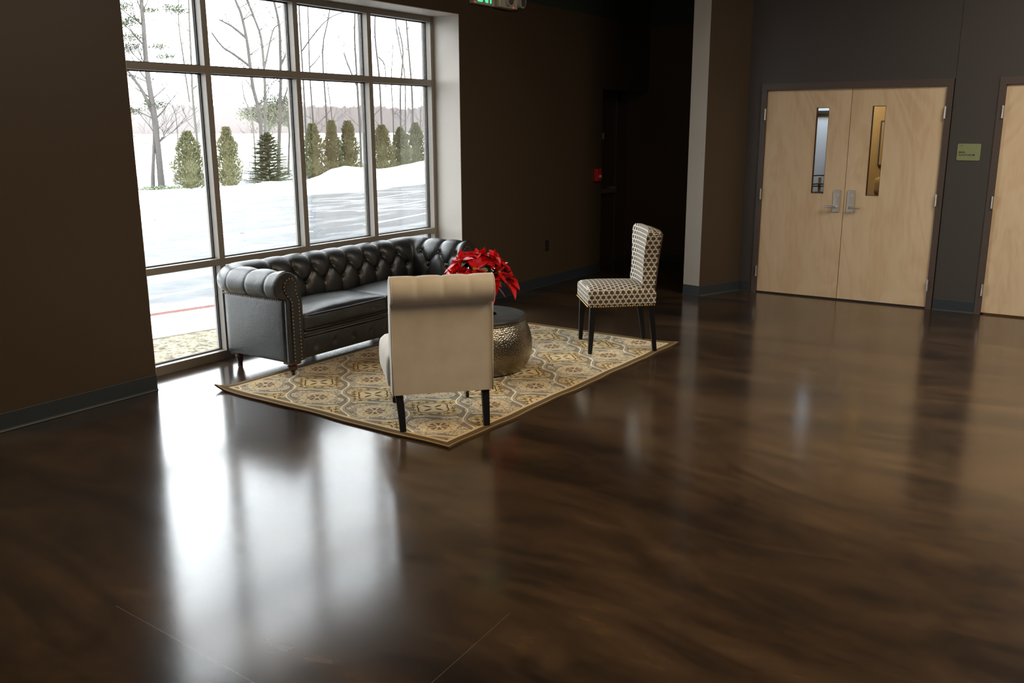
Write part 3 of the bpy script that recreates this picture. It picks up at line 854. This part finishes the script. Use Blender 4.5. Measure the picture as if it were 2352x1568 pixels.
# ---- glass bowl and poinsettia
vz = .420
gv = empty('glass_bowl', (1.725, -1.56, vz), label='footed green-tinted glass bowl on the drum table holding the poinsettia', cat='vase')
vp = [(.0, .0), (.075, .0), (.078, .006), (.03, .016), (.018, .04), (.016, .13), (.03, .185), (.085, .205), (.125, .235), (.145, .28), (.14, .33), (.125, .37), (.121, .37), (.136, .33), (.140, .28), (.12, .24), (.08, .212), (.0, .205)]
B().lathe([(p.x*1.2, p.y) for p in catmull(vp, 3)], 40, cap=False).make('bowl', 'vase_glass', gv, smooth=True)
pt = empty('poinsettia', (1.700, -1.530, vz+.205), label='poinsettia with large bright red bracts in the bowl on the drum table', cat='plant')
rnd = random.Random(11)
def bract(b, base, dirv, L, w, droop, twist=0, n=6):
    """one pointed leaf with a folded midrib"""
    dirv = dirv.normalized(); side = dirv.cross(Vector((0, 0, 1))); side = side.normalized() if side.length > .01 else Vector((1, 0, 0))
    up = side.cross(dirv).normalized(); side = side*math.cos(twist)+up*math.sin(twist); up = side.cross(dirv).normalized()
    V = []; F = []; p = Vector(base); d = dirv.copy()
    for i in range(n+1):
        t = i/n; ww = w*(math.sin(pi*min(1, t*.92+.05))**.8)*(1-t*.25)+.0006
        if i == n: ww = .0006
        if i in (2, 3): ww *= 1.12+.1*((i) % 2)
        V += [p-side*ww+up*(ww*.28), p.copy(), p+side*ww+up*(ww*.28)]
        d = (d+Vector((0, 0, -droop/n))).normalized(); p = p+d*(L/n)
    for i in range(n): F += [(3*i, 3*i+1, 3*i+4, 3*i+3), (3*i+1, 3*i+2, 3*i+5, 3*i+4)]
    b.add(V, F)
heads = [(0, 0, .235), (-.12, .07, .20), (.07, -.12, .205), (.14, .05, .21), (-.14, -.08, .15), (.0, -.19, .12), (.20, -.08, .13), (-.19, .08, .10), (.15, -.19, .06), (-.08, -.17, .07), (-.03,.16,.15)]
stm = B()
for hx_, hy_, hz_ in heads:
    c = Vector((hx_, hy_, hz_)); axis = Vector((hx_*3.2, hy_*3.2, .55)).normalized()
    t1 = axis.orthogonal().normalized(); t2 = axis.cross(t1)
    b = B()
    for ring, (cnt, L, tilt) in enumerate(((4, .075, .85), (5, .125, .3), (6, .155, -.08))):
        for k in range(cnt):
            a = 2*pi*k/cnt+rnd.uniform(-.25, .25)+ring*.5
            dv = (t1*math.cos(a)+t2*math.sin(a))+axis*(tilt+rnd.uniform(-.12, .12))
            bract(b, c-axis*.006*ring, dv, L*rnd.uniform(.75, 1.2), L*.20, rnd.uniform(.1, .8), rnd.uniform(-.6, .6))
    hd = b.make('flower_head', 'red_bract', pt, smooth=True)
    b = B()
    for k in range(6): b.sphere(c+axis*.012+(t1*math.cos(k)+t2*math.sin(k))*.009, .0055, 6, 4)
    b.make('flower_center', 'stamen_green', hd, smooth=True)
    stm.tube([(hx_*.15, hy_*.15, .0), (hx_*.45, hy_*.45, hz_*.55), (hx_, hy_, hz_-.01)], .004, 6)
stm.make('stems', 'dark_leaf', pt, smooth=True)
b = B()
for k in range(46):
    a = rnd.uniform(0, 2*pi); q = rnd.uniform(.02, .12); z = rnd.uniform(.05, .20)
    bract(b, (q*math.cos(a), q*math.sin(a), z), Vector((math.cos(a), math.sin(a), rnd.uniform(-.1, .5))), rnd.uniform(.07, .12), .024, .9, rnd.uniform(-.4, .4))
b.make('foliage', 'dark_leaf', pt, smooth=True)

# ================================================================== RUG
rug = None
def build_rug():
    nx, ny = 120, 84; V = []; T = .011
    x0, x1, y0, y1 = -.02, 3.054, -.02, 2.068
    def shape(u_, v_):
        # skewed outline, slightly wavy near edge, curled far-left corner, flared right corner
        X_ = u_+.03*(v_/2.07)*(1-u_/3.05); Y_ = v_
        w = max(0, 1-(v_+.02)/.16)
        Y_ += w*(.006*math.sin(u_*7.3)+.003*math.sin(u_*17))
        w2 = max(0, 1-(u_+.02)/.2); X_ += w2*(.007*math.sin(v_*6.1+1)+.003*math.sin(v_*13))
        z = .0
        z += .003*max(0, w-.3)*max(0, math.sin(u_*5.2+2))+.003*max(0, w2-.5)*max(0, math.sin(v_*5.7))
        d = math.hypot(u_+.02, v_-2.068); z += .035*max(0, 1-d/.16)**2; X_ -= .02*max(0, 1-d/.16)
        d = math.hypot(u_-3.054, v_+.02); z += .010*max(0, 1-d/.16)**2; X_ += .03*max(0, 1-d/.2); 
        return X_, Y_, z
    for top in (1, 0):
        for j in range(ny+1):
            for i in range(nx+1):
                X_, Y_, z = shape(x0+(x1-x0)*i/nx, y0+(y1-y0)*j/ny); V.append((X_, Y_, z+(T if top else .0005)))
    n1 = (nx+1)*(ny+1); F = []
    idx = lambda i, j, t: j*(nx+1)+i+(0 if t else n1)
    for j in range(ny):
        for i in range(nx):
            F.append((idx(i, j, 1), idx(i+1, j, 1), idx(i+1, j+1, 1), idx(i, j+1, 1))); F.append((idx(i, j, 0), idx(i, j+1, 0), idx(i+1, j+1, 0), idx(i+1, j, 0)))
    for i in range(nx):
        F.append((idx(i, 0, 0), idx(i+1, 0, 0), idx(i+1, 0, 1), idx(i, 0, 1))); F.append((idx(i, ny, 1), idx(i+1, ny, 1), idx(i+1, ny, 0), idx(i, ny, 0)))
    for j in range(ny):
        F.append((idx(0, j, 1), idx(0, j+1, 1), idx(0, j+1, 0), idx(0, j, 0))); F.append((idx(nx, j, 0), idx(nx, j+1, 0), idx(nx, j+1, 1), idx(nx, j, 1)))
    o = mesh('area_rug', V, F, 'rug_pile', None, smooth=True, angle=50)
    l = o.data.uv_layers.new(name='fabric')
    for p in o.data.polygons:
        for li in p.loop_indices:
            k = o.data.loops[li].vertex_index % n1; l.data[li].uv = (x0+(x1-x0)*(k % (nx+1))/nx, y0+(y1-y0)*(k//(nx+1))/ny)
    o.location = (.190, -2.420, 0); o.rotation_euler = (0, 0, math.radians(-.56))
    tag(o, 'gold and grey area rug with diamond lattice pattern and brown border under the seating group', 'rug'); return o
build_rug()

# ================================================================== SMALL THINGS ON THE WALLS
# exit sign
ex = empty('exit_sign', (3.875, 0, 2.925), label='exit sign with glowing green letters high on the wall right of the window', cat='sign')
B().box(-.175, .175, -.05, -.0005, 0, .20).make('sign_box', 'white_plastic', ex, bevel=.004)
def text(name, s_, mat, parent, loc_, rot, size, ext=.001, align='LEFT', bold=0.0, sx=1.0):
    cu = bpy.data.curves.new(name, 'FONT'); cu.body = s_; cu.size = size; cu.extrude = ext; cu.align_x = align; cu.offset = bold
    o = bpy.data.objects.new(name, cu); COL.objects.link(o); cu.materials.append(MT[mat]); o.parent = parent; o.location = loc_; o.rotation_euler = rot; o.scale = (sx, 1, 1)
    dg = bpy.context.evaluated_depsgraph_get(); me = bpy.data.meshes.new_from_object(o.evaluated_get(dg)); bpy.data.objects.remove(o)
    o = bpy.data.objects.new(name, me); COL.objects.link(o); o.parent = parent; o.location = loc_; o.rotation_euler = rot; o.scale = (sx, 1, 1); return o
text('lettering', 'EXIT', 'exit_green', ex, (0.015, -.052, .028), (pi/2, 0, 0), .20, .001, 'CENTER', .006, .62)
B().sphere((-.145, -.05, .012), .005, 8, 5).make('indicator', 'led_red', ex, smooth=True)
em = empty('emergency_light', (4.245, 0, 2.925), label='beige twin-head emergency light box beside the exit sign', cat='lamp')
B().box(-.165, .15, -.09, -.0005, 0, .17).make('housing', 'white_plastic', em, bevel=.012, seg=3)
for x in (-.03, .19):
    h = B().tube([(x, -.055, .08), (x, -.13, .07)], [.05, .055], 20); lh = h.make('lamp_head', 'white_plastic', em, smooth=True, angle=40)
    B().tube([(x, -.131, .07), (x, -.134, .07)], [.042, .042], 20).make('lens', 'brushed_nickel', lh, smooth=True, angle=40)
B().sphere((.07, -.09, .012), .006, 8, 5).make('indicator', 'led_red', em, smooth=True)
# fire alarm pull station
fa = empty('fire_alarm_pull', (6.24, 0, 1.205), label='red fire alarm pull station on the dark wall beside the recessed exit door', cat='alarm')
B().box(-.06, .06, -.05, -.0005, -.075, .075).make('housing', 'alarm_red', fa, bevel=.006)
B().box(-.04, .04, -.062, -.046, -.045, .01).make('pull_handle', 'alarm_red', fa, bevel=.003)
B().box(-.032, .032, -.064, -.060, -.03, .0).make('label_plate', 'white_plastic', fa)
ot = empty('wall_outlet', (5.115, 0, .46), label='black electrical outlet low on the dark wall behind the table', cat='outlet')
B().box(-.036, .036, -.006, -.0005, -.06, .06).make('cover_plate', 'black_plastic', ot, bevel=.002)
B().box(-.017, .017, -.009, -.005, -.042, -.008).box(-.017, .017, -.009, -.005, .008, .042).make('sockets', 'gasket_rubber', ot, bevel=.002)
# room sign
rs = empty('room_sign', (XD, -4.128, 1.53), label='pale green room sign with dark letters between the birch doors', cat='sign')
me = rbox(-.006, -.0005, -.1, .1, -.0775, .0775, .0025, (2, 30, 30))
pl = link('sign_plate', me, 'sign_plate', rs, True, 40)
k = []
for cyy, czz, a0 in ((.088, .0655, 0), (-.088, .0655, 90), (-.088, -.0655, 180), (.088, -.0655, 270)):
    for a in range(0, 91, 15): k.append((cyy+.012*math.cos(math.radians(a0+a)), czz+.012*math.sin(math.radians(a0+a))))
bpy.data.objects.remove(pl); B().prism(k, 'x', -.006, -.0005).make('sign_plate', 'sign_plate', rs, bevel=.0012)
RT = (pi/2, 0, -pi/2)
text('lettering', '117', 'sign_letters', rs, (-.007, .086, .052), RT, .022, .0004)
text('lettering', 'MAIN', 'sign_letters', rs, (-.007, .086, -.009), RT, .023, .0004, 'LEFT', .00015)
text('lettering', 'AUDITORIUM', 'sign_letters', rs, (-.007, .086, -.034), RT, .023, .0004, 'LEFT', .00015)
# slim conduit above the recess
cd = B().box(6.28, 6.295, -.012, -.0005, 3.085, CE).box(6.28, 6.36, -.012, -.0005, 3.07, 3.085); tag(cd.make('wall_conduit', 'cove_rubber'), 'thin vertical conduit ending in a small hook high above the fire alarm', 'conduit')
# ball
bl = B().sphere((0, 0, .034), .034, 24, 14).make('small_ball', 'ball_felt', smooth=True); bl.location = (-1.768, -1.222, 0)
tag(bl, 'small yellow-green ball on the floor at the left edge of the picture', 'ball')

# ================================================================== OUTSIDE
gz = -.16
struct('lawn', B().box(-6, 9, .47, 2.12, gz-.3, gz), 'dry_grass')
# strips in front of the building, slightly skewed to it
def strip(name, mat, y0, y1, z, x0=-8, x1=40, sk=-.19, dz=.3):
    p = [(x0, y0+sk*(x0-2.4)), (x1, y0+sk*(x1-2.4)), (x1, y1+sk*(x1-2.4)), (x0, y1+sk*(x0-2.4))]
    return struct(name, B().prism(p, 'z', z-dz, z), mat)
strip('path', 'snow', 1.80, 2.84, gz+.012, x1=14)
strip('kerb_strip', 'red_mulch', 2.86, 3.02, gz+.002, x1=12)
strip('sidewalk', 'concrete_walk', 3.02, 3.46, gz+.005, x1=12)
b = B().box(-40, 60, 3, 30, gz-.5, gz-.03); struct('parking_lot', b, 'wet_asphalt')
pk = B()
for i in range(12):
    x = 2.5+i*2.7
    d = Vector((.72, -.69, 0)) if i % 2 else Vector((.97, .22, 0)); n_ = Vector((-d.y, d.x, 0))*.06; c = Vector((6.0+i*1.1, 8.2+(i % 6)*1.15, gz-.028))
    pk.add([c-d*2.4-n_, c+d*2.4-n_, c+d*2.4+n_, c-d*2.4+n_], [(0, 1, 2, 3)])
struct('road_marking', pk, 'parking_paint')
# snow: flat cover beyond the lot and the ploughed bank before the shrubs
def terrain(name, pts_fn, nx, ny, mat):
    V = [pts_fn(i/nx, j/ny) for j in range(ny+1) for i in range(nx+1)]
    F = [(j*(nx+1)+i, j*(nx+1)+i+1, (j+1)*(nx+1)+i+1, (j+1)*(nx+1)+i) for j in range(ny) for i in range(nx)]
    o = mesh(name, V, F, mat, smooth=True); o['kind'] = 'structure'; return o
ridge = [(6, 20.5, -.06), (13.0, 19.5, -.05), (13.92, 18.9, -.04), (15.46, 18.96, -.06), (16.41, 18.84, -.03), (17.38, 18.67, .02), (18.57, 18.27, .03), (19.3, 18.26, .17), (19.6, 18.0, .38), (20.26, 18.02, .46), (21.04, 17.93, .36), (21.62, 18.04, .38), (22.56, 18.5, .25), (23.17, 18.57, .26), (24.37, 18.72, .35), (25.57, 18.85, .43), (26.71, 19.04, .5), (31, 19.4, .6), (40, 20, .7)]
def rid(t):
    s_ = t*(len(ridge)-1); i = min(int(s_), len(ridge)-2); a, b_ = Vector(ridge[i]), Vector(ridge[i+1]); return a.lerp(b_, s_-i)
def bank(u_, v_):
    R_ = rid(u_); away = Vector((.65, .76, 0))
    if v_ < .4:
        t = v_/.4; z = gz-.06+(R_.z-gz+.06)*(t**.8); p = R_-away*(4.2*(1-t))
    else:
        t = (v_-.4)/.6; z = R_.z*(1-t)+(-.35)*t-.25*math.sin(pi*min(1, t*2))*max(0, R_.z); p = R_+away*(3.5*t)
    z += .03*noise.noise(Vector((p.x*1.3, p.y*1.3, 0)))*(0 < v_ < 1)
    return (p.x, p.y, z)
terrain('snow_bank', bank, 180, 30, 'snow')
b = B().add([(-20, 24, -.34), (60, 22, -.25), (110, 60, -1.2), (-20, 60, -1.2)], [(0, 1, 2, 3)]); struct('field', b, 'snow')
b = B().add([(-600, 40, -2.0), (1400, 40, -2.0), (1400, 1400, -2.0), (-600, 1400, -2.0)], [(0, 1, 2, 3)]); struct('lake', b, 'snow')
# far shore woods
rr_ = random.Random(3)
V = []; F = []; N = 420; Rd = 760
for i in range(N+1):
    az = math.radians(22+38*i/N)
    h = 19+5.5*noise.noise(Vector((i*.035, 0, 0)))+2.2*noise.noise(Vector((i*.35, 3, 0)))+rr_.uniform(-.9, .9)
    for q, z in ((Rd, -3), (Rd, h*.93), (Rd+14, h), (Rd+60, h*.7), (Rd+60, -3)): V.append((q*math.sin(az)-3.6, q*math.cos(az)-5.5, z))
for i in range(N):
    for k in range(4): F.append((i*5+k, (i+1)*5+k, (i+1)*5+k+1, i*5+k+1))
o = mesh('far_woods', V, F, 'winter_woods'); o['kind'] = 'structure'

# evergreens: foliage of small sprays on a tapering body
def sprays(b, c, fnr, h, cnt, size, rng, hang=0.0, z0=0.0):
    for _ in range(cnt):
        t = rng.random()**.85; z = z0+t*h; a = rng.uniform(0, 2*pi); q = fnr(t)*rng.uniform(.5, 1.14)
        p = Vector((c[0]+q*math.cos(a), c[1]+q*math.sin(a), c[2]+z)); d = Vector((math.cos(a)*.6, math.sin(a)*.6, rng.uniform(.1, 1.1)-hang)).normalized()
        sd = d.cross(Vector((rng.uniform(-1, 1), rng.uniform(-1, 1), rng.uniform(-1, 1)))).normalized(); s_ = size*rng.uniform(.6, 1.3)
        b.add([p-sd*s_*.35, p+d*s_, p+sd*s_*.35, p-d*s_*.5], [(0, 1, 2, 3)])
def arbor(x, y, z, w, h, seed, label):
    t = empty('arborvitae', (x, y, z), label=label, cat='shrub', group='evergreen shrubs along the snow bank')
    rng = random.Random(seed); b = B()
    fr = lambda t_: w/2*(min(1, (t_+.12)*4)*(1-t_**2.2*.82))*(1+.13*math.sin(t_*17+seed))
    b.lathe([(max(.01, fr(k/8)*.5), .03+h*.93*k/8) for k in range(9)], 10); sprays(b, (0, 0, 0), fr, h, 3400, .066, rng, z0=.03)
    b.make('foliage', 'arborvitae_green', t); B().tube([(0, 0, -.1), (0, 0, h*.5)], .04, 6).make('stem', 'bark', t)
for k, a in enumerate([
    (15.42, 20.24, -.15, 1.10, 1.80, 'broad olive arborvitae, the leftmost one behind the snow bank'),
    (16.39, 19.50, -.10, .84, 1.88, 'narrow arborvitae standing alone between the first window mullion and the spruce'),
    (19.75, 19.00, -.1, .95, 2.0, 'arborvitae directly right of the second window mullion'),
    (20.65, 18.95, 0, .72, 2.0, 'arborvitae in the middle of the trio beyond the third pane'),
    (21.7, 19.15, .05, .85, 1.95, 'arborvitae at the right end of the trio beyond the third pane'),
    (24.0, 19.55, .1, 1.0, 1.75, 'arborvitae beside the third mullion in the fourth pane'),
    (25.35, 19.75, .1, .9, 1.65, 'arborvitae in the middle of the fourth pane'),
    (26.6, 20.0, .1, .95, 1.85, 'arborvitae at the right edge of the fourth pane')]): arbor(*a[:5], k+1, a[5])
def spruce(x, y, z, w, h, label):
    t = empty('young_spruce', (x, y, z), label=label, cat='tree'); rng = random.Random(5); b = B()
    for L in range(18):
        f_ = L/17; zz = .03+h*.95*f_; R_ = w/2*(1-f_)**.62*(1+.12*rng.uniform(-1, 1))+.05
        for k in range(15):
            a = 2*pi*k/15+L*.7+rng.uniform(-.2, .2); R2 = R_*rng.uniform(.75, 1.15); tip = Vector((R2*math.cos(a), R2*math.sin(a), zz+.10*R2+rng.uniform(-.04, .1)))
            for q in range(14):
                s_ = (q+1)/14; p = Vector((0, 0, zz)).lerp(tip, s_)
                for side in (-1, 1):
                    d = Vector((math.cos(a+side*.8), math.sin(a+side*.8), rng.uniform(-.1, .5))).normalized(); l_ = .13*(1.15-s_*.7); sd = Vector((0, 0, 1)).cross(d).normalized()*.030+Vector((0, 0, .016))
                    b.add([p-sd, p+d*l_, p+sd], [(0, 1, 2)])
        b.make('foliage', 'spruce_green', t); B().tube([(0, 0, -.1), (0, 0, h)], .04, 6).make('trunk', 'bark', t)
spruce(18.04, 19.42, -.14, 1.65, 1.75, 'young green spruce with spreading branches behind the snow bank in the second pane')
jb = empty('low_juniper', (14.1, 19.95, -.25), label='low green juniper spreading at the foot of the forked pine', cat='shrub')
b = B(); rng = random.Random(8)
for k in range(900):
    a = rng.uniform(-1, 1); p = Vector((a*.62*.73, -a*.62*.68, .05+rng.random()*.2*(1-a*a*.6)))+Vector((rng.uniform(-.2, .2), rng.uniform(-.2, .2), 0)); d = Vector((rng.uniform(-1, 1), rng.uniform(-1, 1), rng.uniform(.2, .8))).normalized()*.09; sd = d.cross(Vector((0, 0, 1))).normalized()*.02
    b.add([p-sd, p+d, p+sd], [(0, 1, 2)])
b.make('foliage', 'spruce_green', jb)

TREES = {'pine':(0.115,[[(15.83,22.42,-0.23),(15.82,22.42,1.28),(15.79,22.44,2.43),(15.74,22.48,3.29),(15.72,22.49,4.13),(15.74,22.48,5.1),(15.74,22.47,5.92),(15.83,22.41,7.53)],[(15.57,22.59,-0.22),(15.71,22.5,1.13),(15.77,22.46,1.86)],[(15.78,22.45,2.26),(15.58,22.59,2.93),(15.43,22.69,3.28),(15.22,22.83,3.67)]]),'a':(0.055,[[(19.26,24.87,0.04),(19.29,24.85,1.04),(19.26,24.87,2.06),(19.26,24.87,3.24),(19.3,24.84,4.41),(19.32,24.82,5.34),(19.36,24.79,6.47),(19.41,24.75,7.85)],[(19.15,24.95,2.76),(19.1,24.99,3.71),(19.07,25.01,4.5),(19.02,25.04,5.56),(19.08,25.0,6.46),(19.16,24.94,7.38)],[(19.26,24.87,3.24),(19.48,24.7,3.49),(19.6,24.61,3.89)]]),'b':(0.03,[[(19.82,26.94,-0.38),(19.89,26.89,1.32),(19.88,26.9,2.32),(19.7,27.02,3.06)],[(19.93,26.86,-0.39),(20.31,26.58,1.35),(20.79,26.22,2.56)]]),'c':(0.085,[[(21.11,23.38,-0.17),(21.14,23.35,1.19),(21.16,23.34,2.29),(21.02,23.46,3.26),(20.97,23.5,4.2),(20.92,23.54,5.15),(20.81,23.64,6.08),(20.68,23.74,6.53),(20.54,23.86,7.46)],[(20.92,23.54,5.15),(20.56,23.84,5.55),(20.18,24.15,5.81)],[(20.97,23.5,4.12),(20.5,23.89,4.58),(20.23,24.11,4.81),(19.94,24.34,5.31)]]),'d':(0.07,[[(21.55,23.66,-0.2),(21.61,23.61,1.55),(21.67,23.55,3.03),(21.69,23.54,4.01),(21.66,23.56,5.21),(21.51,23.69,5.91),(21.34,23.84,6.61),(21.16,23.99,7.55)],[(21.71,23.52,4.11),(22.0,23.27,5.46),(22.16,23.12,5.71)]]),'e':(0.08,[[(22.24,23.72,-0.23),(22.31,23.65,1.04),(22.4,23.58,2.3),(22.48,23.51,3.56),(22.52,23.47,4.78),(22.53,23.46,5.76),(22.42,23.56,6.7),(22.29,23.67,7.66)],[(22.51,23.48,4.23),(22.67,23.34,4.65),(22.74,23.27,5.15)],[(22.4,23.58,2.3),(22.54,23.45,2.88),(22.72,23.29,3.56)]]),'f':(0.035,[[(20.26,22.79,-0.2),(20.3,22.76,1.09),(20.26,22.79,2.28),(20.11,22.92,2.85),(20.06,22.95,3.46)]]),'g':(0.05,[[(23.87,24.94,-0.34),(23.95,24.87,0.95),(23.99,24.83,1.81),(23.9,24.91,2.58),(23.73,25.07,3.21)]]),'h':(0.05,[[(23.78,23.67,-0.3),(23.81,23.64,1.14),(23.82,23.63,3.35),(23.81,23.64,5.88),(23.84,23.61,7.69)],[(23.83,23.62,4.87),(24.17,23.29,5.48),(24.63,22.84,6.14),(25.11,22.35,6.45)]]),'i':(0.04,[[(25.38,24.91,-0.22),(25.43,24.86,1.8),(25.41,24.88,3.43),(25.41,24.88,4.49),(25.46,24.83,7.12),(25.47,24.82,7.99)],[(25.42,24.87,4.35),(25.64,24.65,4.66),(25.83,24.47,5.04)]]),'j':(0.045,[[(25.83,24.47,-0.23),(25.85,24.45,1.8),(25.85,24.45,2.88),(25.83,24.47,5.04),(26.05,24.25,6.36),(26.15,24.15,7.14)],[(25.97,24.33,-0.23),(26.02,24.28,2.06),(25.95,24.36,3.44),(25.9,24.4,4.44)]]),'k':(0.06,[[(28.3,24.81,-0.14),(28.31,24.79,1.8),(28.29,24.82,2.94),(28.28,24.83,4.08),(28.26,24.85,5.76),(28.3,24.81,6.87),(28.3,24.81,8.34)],[(28.28,24.83,3.62),(28.02,25.1,4.58),(27.9,25.22,5.15)],[(28.31,24.79,1.8),(28.45,24.65,2.64),(28.57,24.52,3.62)]]),'l':(0.05,[[(28.99,24.06,-0.05),(29.0,24.06,1.79),(28.97,24.08,4.09),(28.89,24.17,5.77),(28.92,24.14,6.89),(28.98,24.07,8.17)],[(28.97,24.09,4.97),(29.16,23.88,4.59),(29.16,23.87,3.62)]]),'m':(0.055,[[(30.33,24.06,-0.1),(30.34,24.05,1.79),(30.36,24.02,3.56),(30.48,23.89,5.25),(30.36,24.03,6.42)],[(30.08,24.34,-0.1),(30.11,24.31,2.38),(30.09,24.34,3.86),(30.18,24.23,5.58)]]),'n':(0.06,[[(31.46,24.27,-0.04),(31.48,24.26,1.48),(31.48,24.26,3.6),(31.41,24.33,5.39),(31.36,24.39,6.84),(31.35,24.41,8.29)]]),'o':(0.04,[[(31.23,24.55,-0.04),(31.24,24.53,2.08),(31.27,24.5,4.2),(31.07,24.74,6.26),(31.0,24.81,7.7)],[(31.63,24.08,-0.04),(31.72,23.97,2.06),(31.78,23.9,3.71)]])}
LAB = {'pine': 'tall forked pine with crooked trunk in the leftmost pane', 'a': 'pale double-stemmed bare tree left of the first mullion', 'b': 'thin leaning bare sapling between the pine and the pale double tree',
 'c': 'bare tree with long arching limbs, leftmost of the big clump in the second pane', 'd': 'bare tree forking into a V in the middle of the second pane', 'e': 'stout bare tree at the right of the second pane beside the mullion',
 'f': 'slender pale bare stem left of the clump in the second pane', 'g': 'short crooked bare tree close to the second mullion', 'h': 'bare tree just right of the second mullion with a limb arching right',
 'i': 'thin straight bare tree at the left of the third pane', 'j': 'twin-stemmed bare tree in the middle of the third pane', 'k': 'bare tree beside the third mullion in the third pane',
 'l': 'bare tree just right of the third mullion', 'm': 'pair of thin bare stems in the middle of the fourth pane', 'n': 'straight bare tree near the right edge of the fourth pane', 'o': 'thin bare saplings spreading in the right of the fourth pane'}
LAT = Vector((.743, -.669, 0))
def grow(b, p, d, q, L, depth, rng):
    """random crooked twig with side twigs"""
    pts = [p]; n = 4
    for i in range(n):
        d = (d+Vector((rng.uniform(-.2, .2), rng.uniform(-.2, .2), rng.uniform(-.08, .2)))).normalized(); pts.append(pts[-1]+d*(L/n))
    b.tube(pts, [max(.004, q*(1-.7*i/n)) for i in range(n+1)], 4, cap=False)
    if depth > 0:
        for i in (1, 2, 3, 4):
            s_ = rng.choice((-1, 1)); e = (d+LAT*s_*rng.uniform(.4, .9)+Vector((0, 0, rng.uniform(.0, .5)))).normalized(); grow(b, pts[i], e, q*.5, L*.55, depth-1, rng)
for key, (q0, lines) in TREES.items():
    base = Vector(lines[0][0]); rng = random.Random(sum(map(ord, key)))
    root = empty('pine_tree' if key == 'pine' else 'bare_tree', (base.x, base.y, base.z-.1), label=LAB[key], cat='tree', group=None if key == 'pine' else 'bare trees beyond the parking lot')
    tr = B(); tw = B()
    for li, L in enumerate(lines):
        P = [Vector(p)-root.location for p in L]; P = catmull([tuple(p) for p in P], 3) if len(P) > 2 else P
        q = q0*(1 if li == 0 else .6); n = len(P)
        if li == 0 or P[0].z < .6: P[0].z -= .3
        tr.tube(P, [max(.008, q*(1-.55*i/n)) for i in range(n)], 7, cap=False)
        for i in range(3, n, 2 if q0 > .05 else 3):
            for _ in range(2):
                s_ = rng.choice((-1, 1)); d = (LAT*s_*rng.uniform(.5, 1)+Vector((rng.uniform(-.3, .3), rng.uniform(-.3, .3), rng.uniform(.3, 1.1)))).normalized()
                if P[i].z > 1.3: grow(tw, P[i], d, max(.011, q*.22), rng.uniform(.5, 1.5), 2 if q0 > .05 else 1, rng)
    mt = 'pale_bark' if key in ('a', 'd', 'f', 'b') else 'bark'
    tr.make('trunk', mt, root, smooth=True); tw.make('branches', mt, root)
    if key == 'pine':
        nb = B()
        for c_, sx, sz in (((15.32, 22.76, 5.69), .35, .12), ((15.42, 22.70, 5.25), .45, .16), ((15.2, 22.82, 5.2), .35, .12), ((15.35, 22.74, 4.72), .42, .12), ((15.24, 22.82, 4.38), .3, .16), ((15.47, 22.67, 4.42), .25, .12), ((15.94, 22.34, 5.59), .25, .07), ((16.5, 21.94, 5.68), .38, .1), ((16.68, 21.8, 5.60), .25, .09), ((16.08, 22.24, 4.45), .32, .09), ((16.23, 22.13, 4.14), .25, .08), ((15.19, 22.85, 2.36), .35, .14), ((15.72, 22.49, 2.58), .35, .12), ((16.03, 22.28, 2.58), .22, .1)):
            c_ = Vector(c_)-root.location
            nb.tube([c_+Vector((0, 0, -.05)), c_+LAT*sx*.6], [.012, .004], 4)
            for k in range(int(430*sx)):
                p = c_+LAT*rng.gauss(0, sx*.5)+Vector((rng.uniform(-.15, .15), rng.uniform(-.15, .15), rng.gauss(0, sz*.6))); d = Vector((rng.uniform(-1, 1), rng.uniform(-1, 1), rng.uniform(-.1, 1))).normalized()*.09; sd = d.cross(Vector((.3, .5, .8))).normalized()*.022
                nb.add([p-sd, p+d, p+sd], [(0, 1, 2)])
        nb.make('needles', 'pine_needle', root)
# a rounder pine farther off behind the clump
fp = empty('distant_pine', (75.5, 85.0, -1.8), label='round-topped dark green pine far behind the clump in the second pane', cat='tree')
b = B(); rng = random.Random(21)
for cx__, cz__, rx, rz in ((-1.4, 5.2, 1.6, 1.0), (.3, 6.0, 1.9, 1.3), (1.9, 6.6, 1.7, 1.3), (.8, 4.4, 2.2, 1.0), (2.6, 5.0, 1.3, 1.0)):
    for k in range(650):
        p = LAT*(cx__+rng.gauss(0, rx*.45))+Vector((rng.uniform(-1, 1), rng.uniform(-1, 1), cz__+rng.gauss(0, rz*.42))); d = Vector((rng.uniform(-1, 1), rng.uniform(-1, 1), rng.uniform(0, 1))).normalized()*.4; sd = d.cross(Vector((.3, .5, .8))).normalized()*.08
        b.add([p-sd, p+d, p+sd], [(0, 1, 2)])
b.make('needles', 'pine_needle', fp); B().tube([(0, 0, -.5), (0, 0, 6)], .18, 6).make('trunk', 'bark', fp)
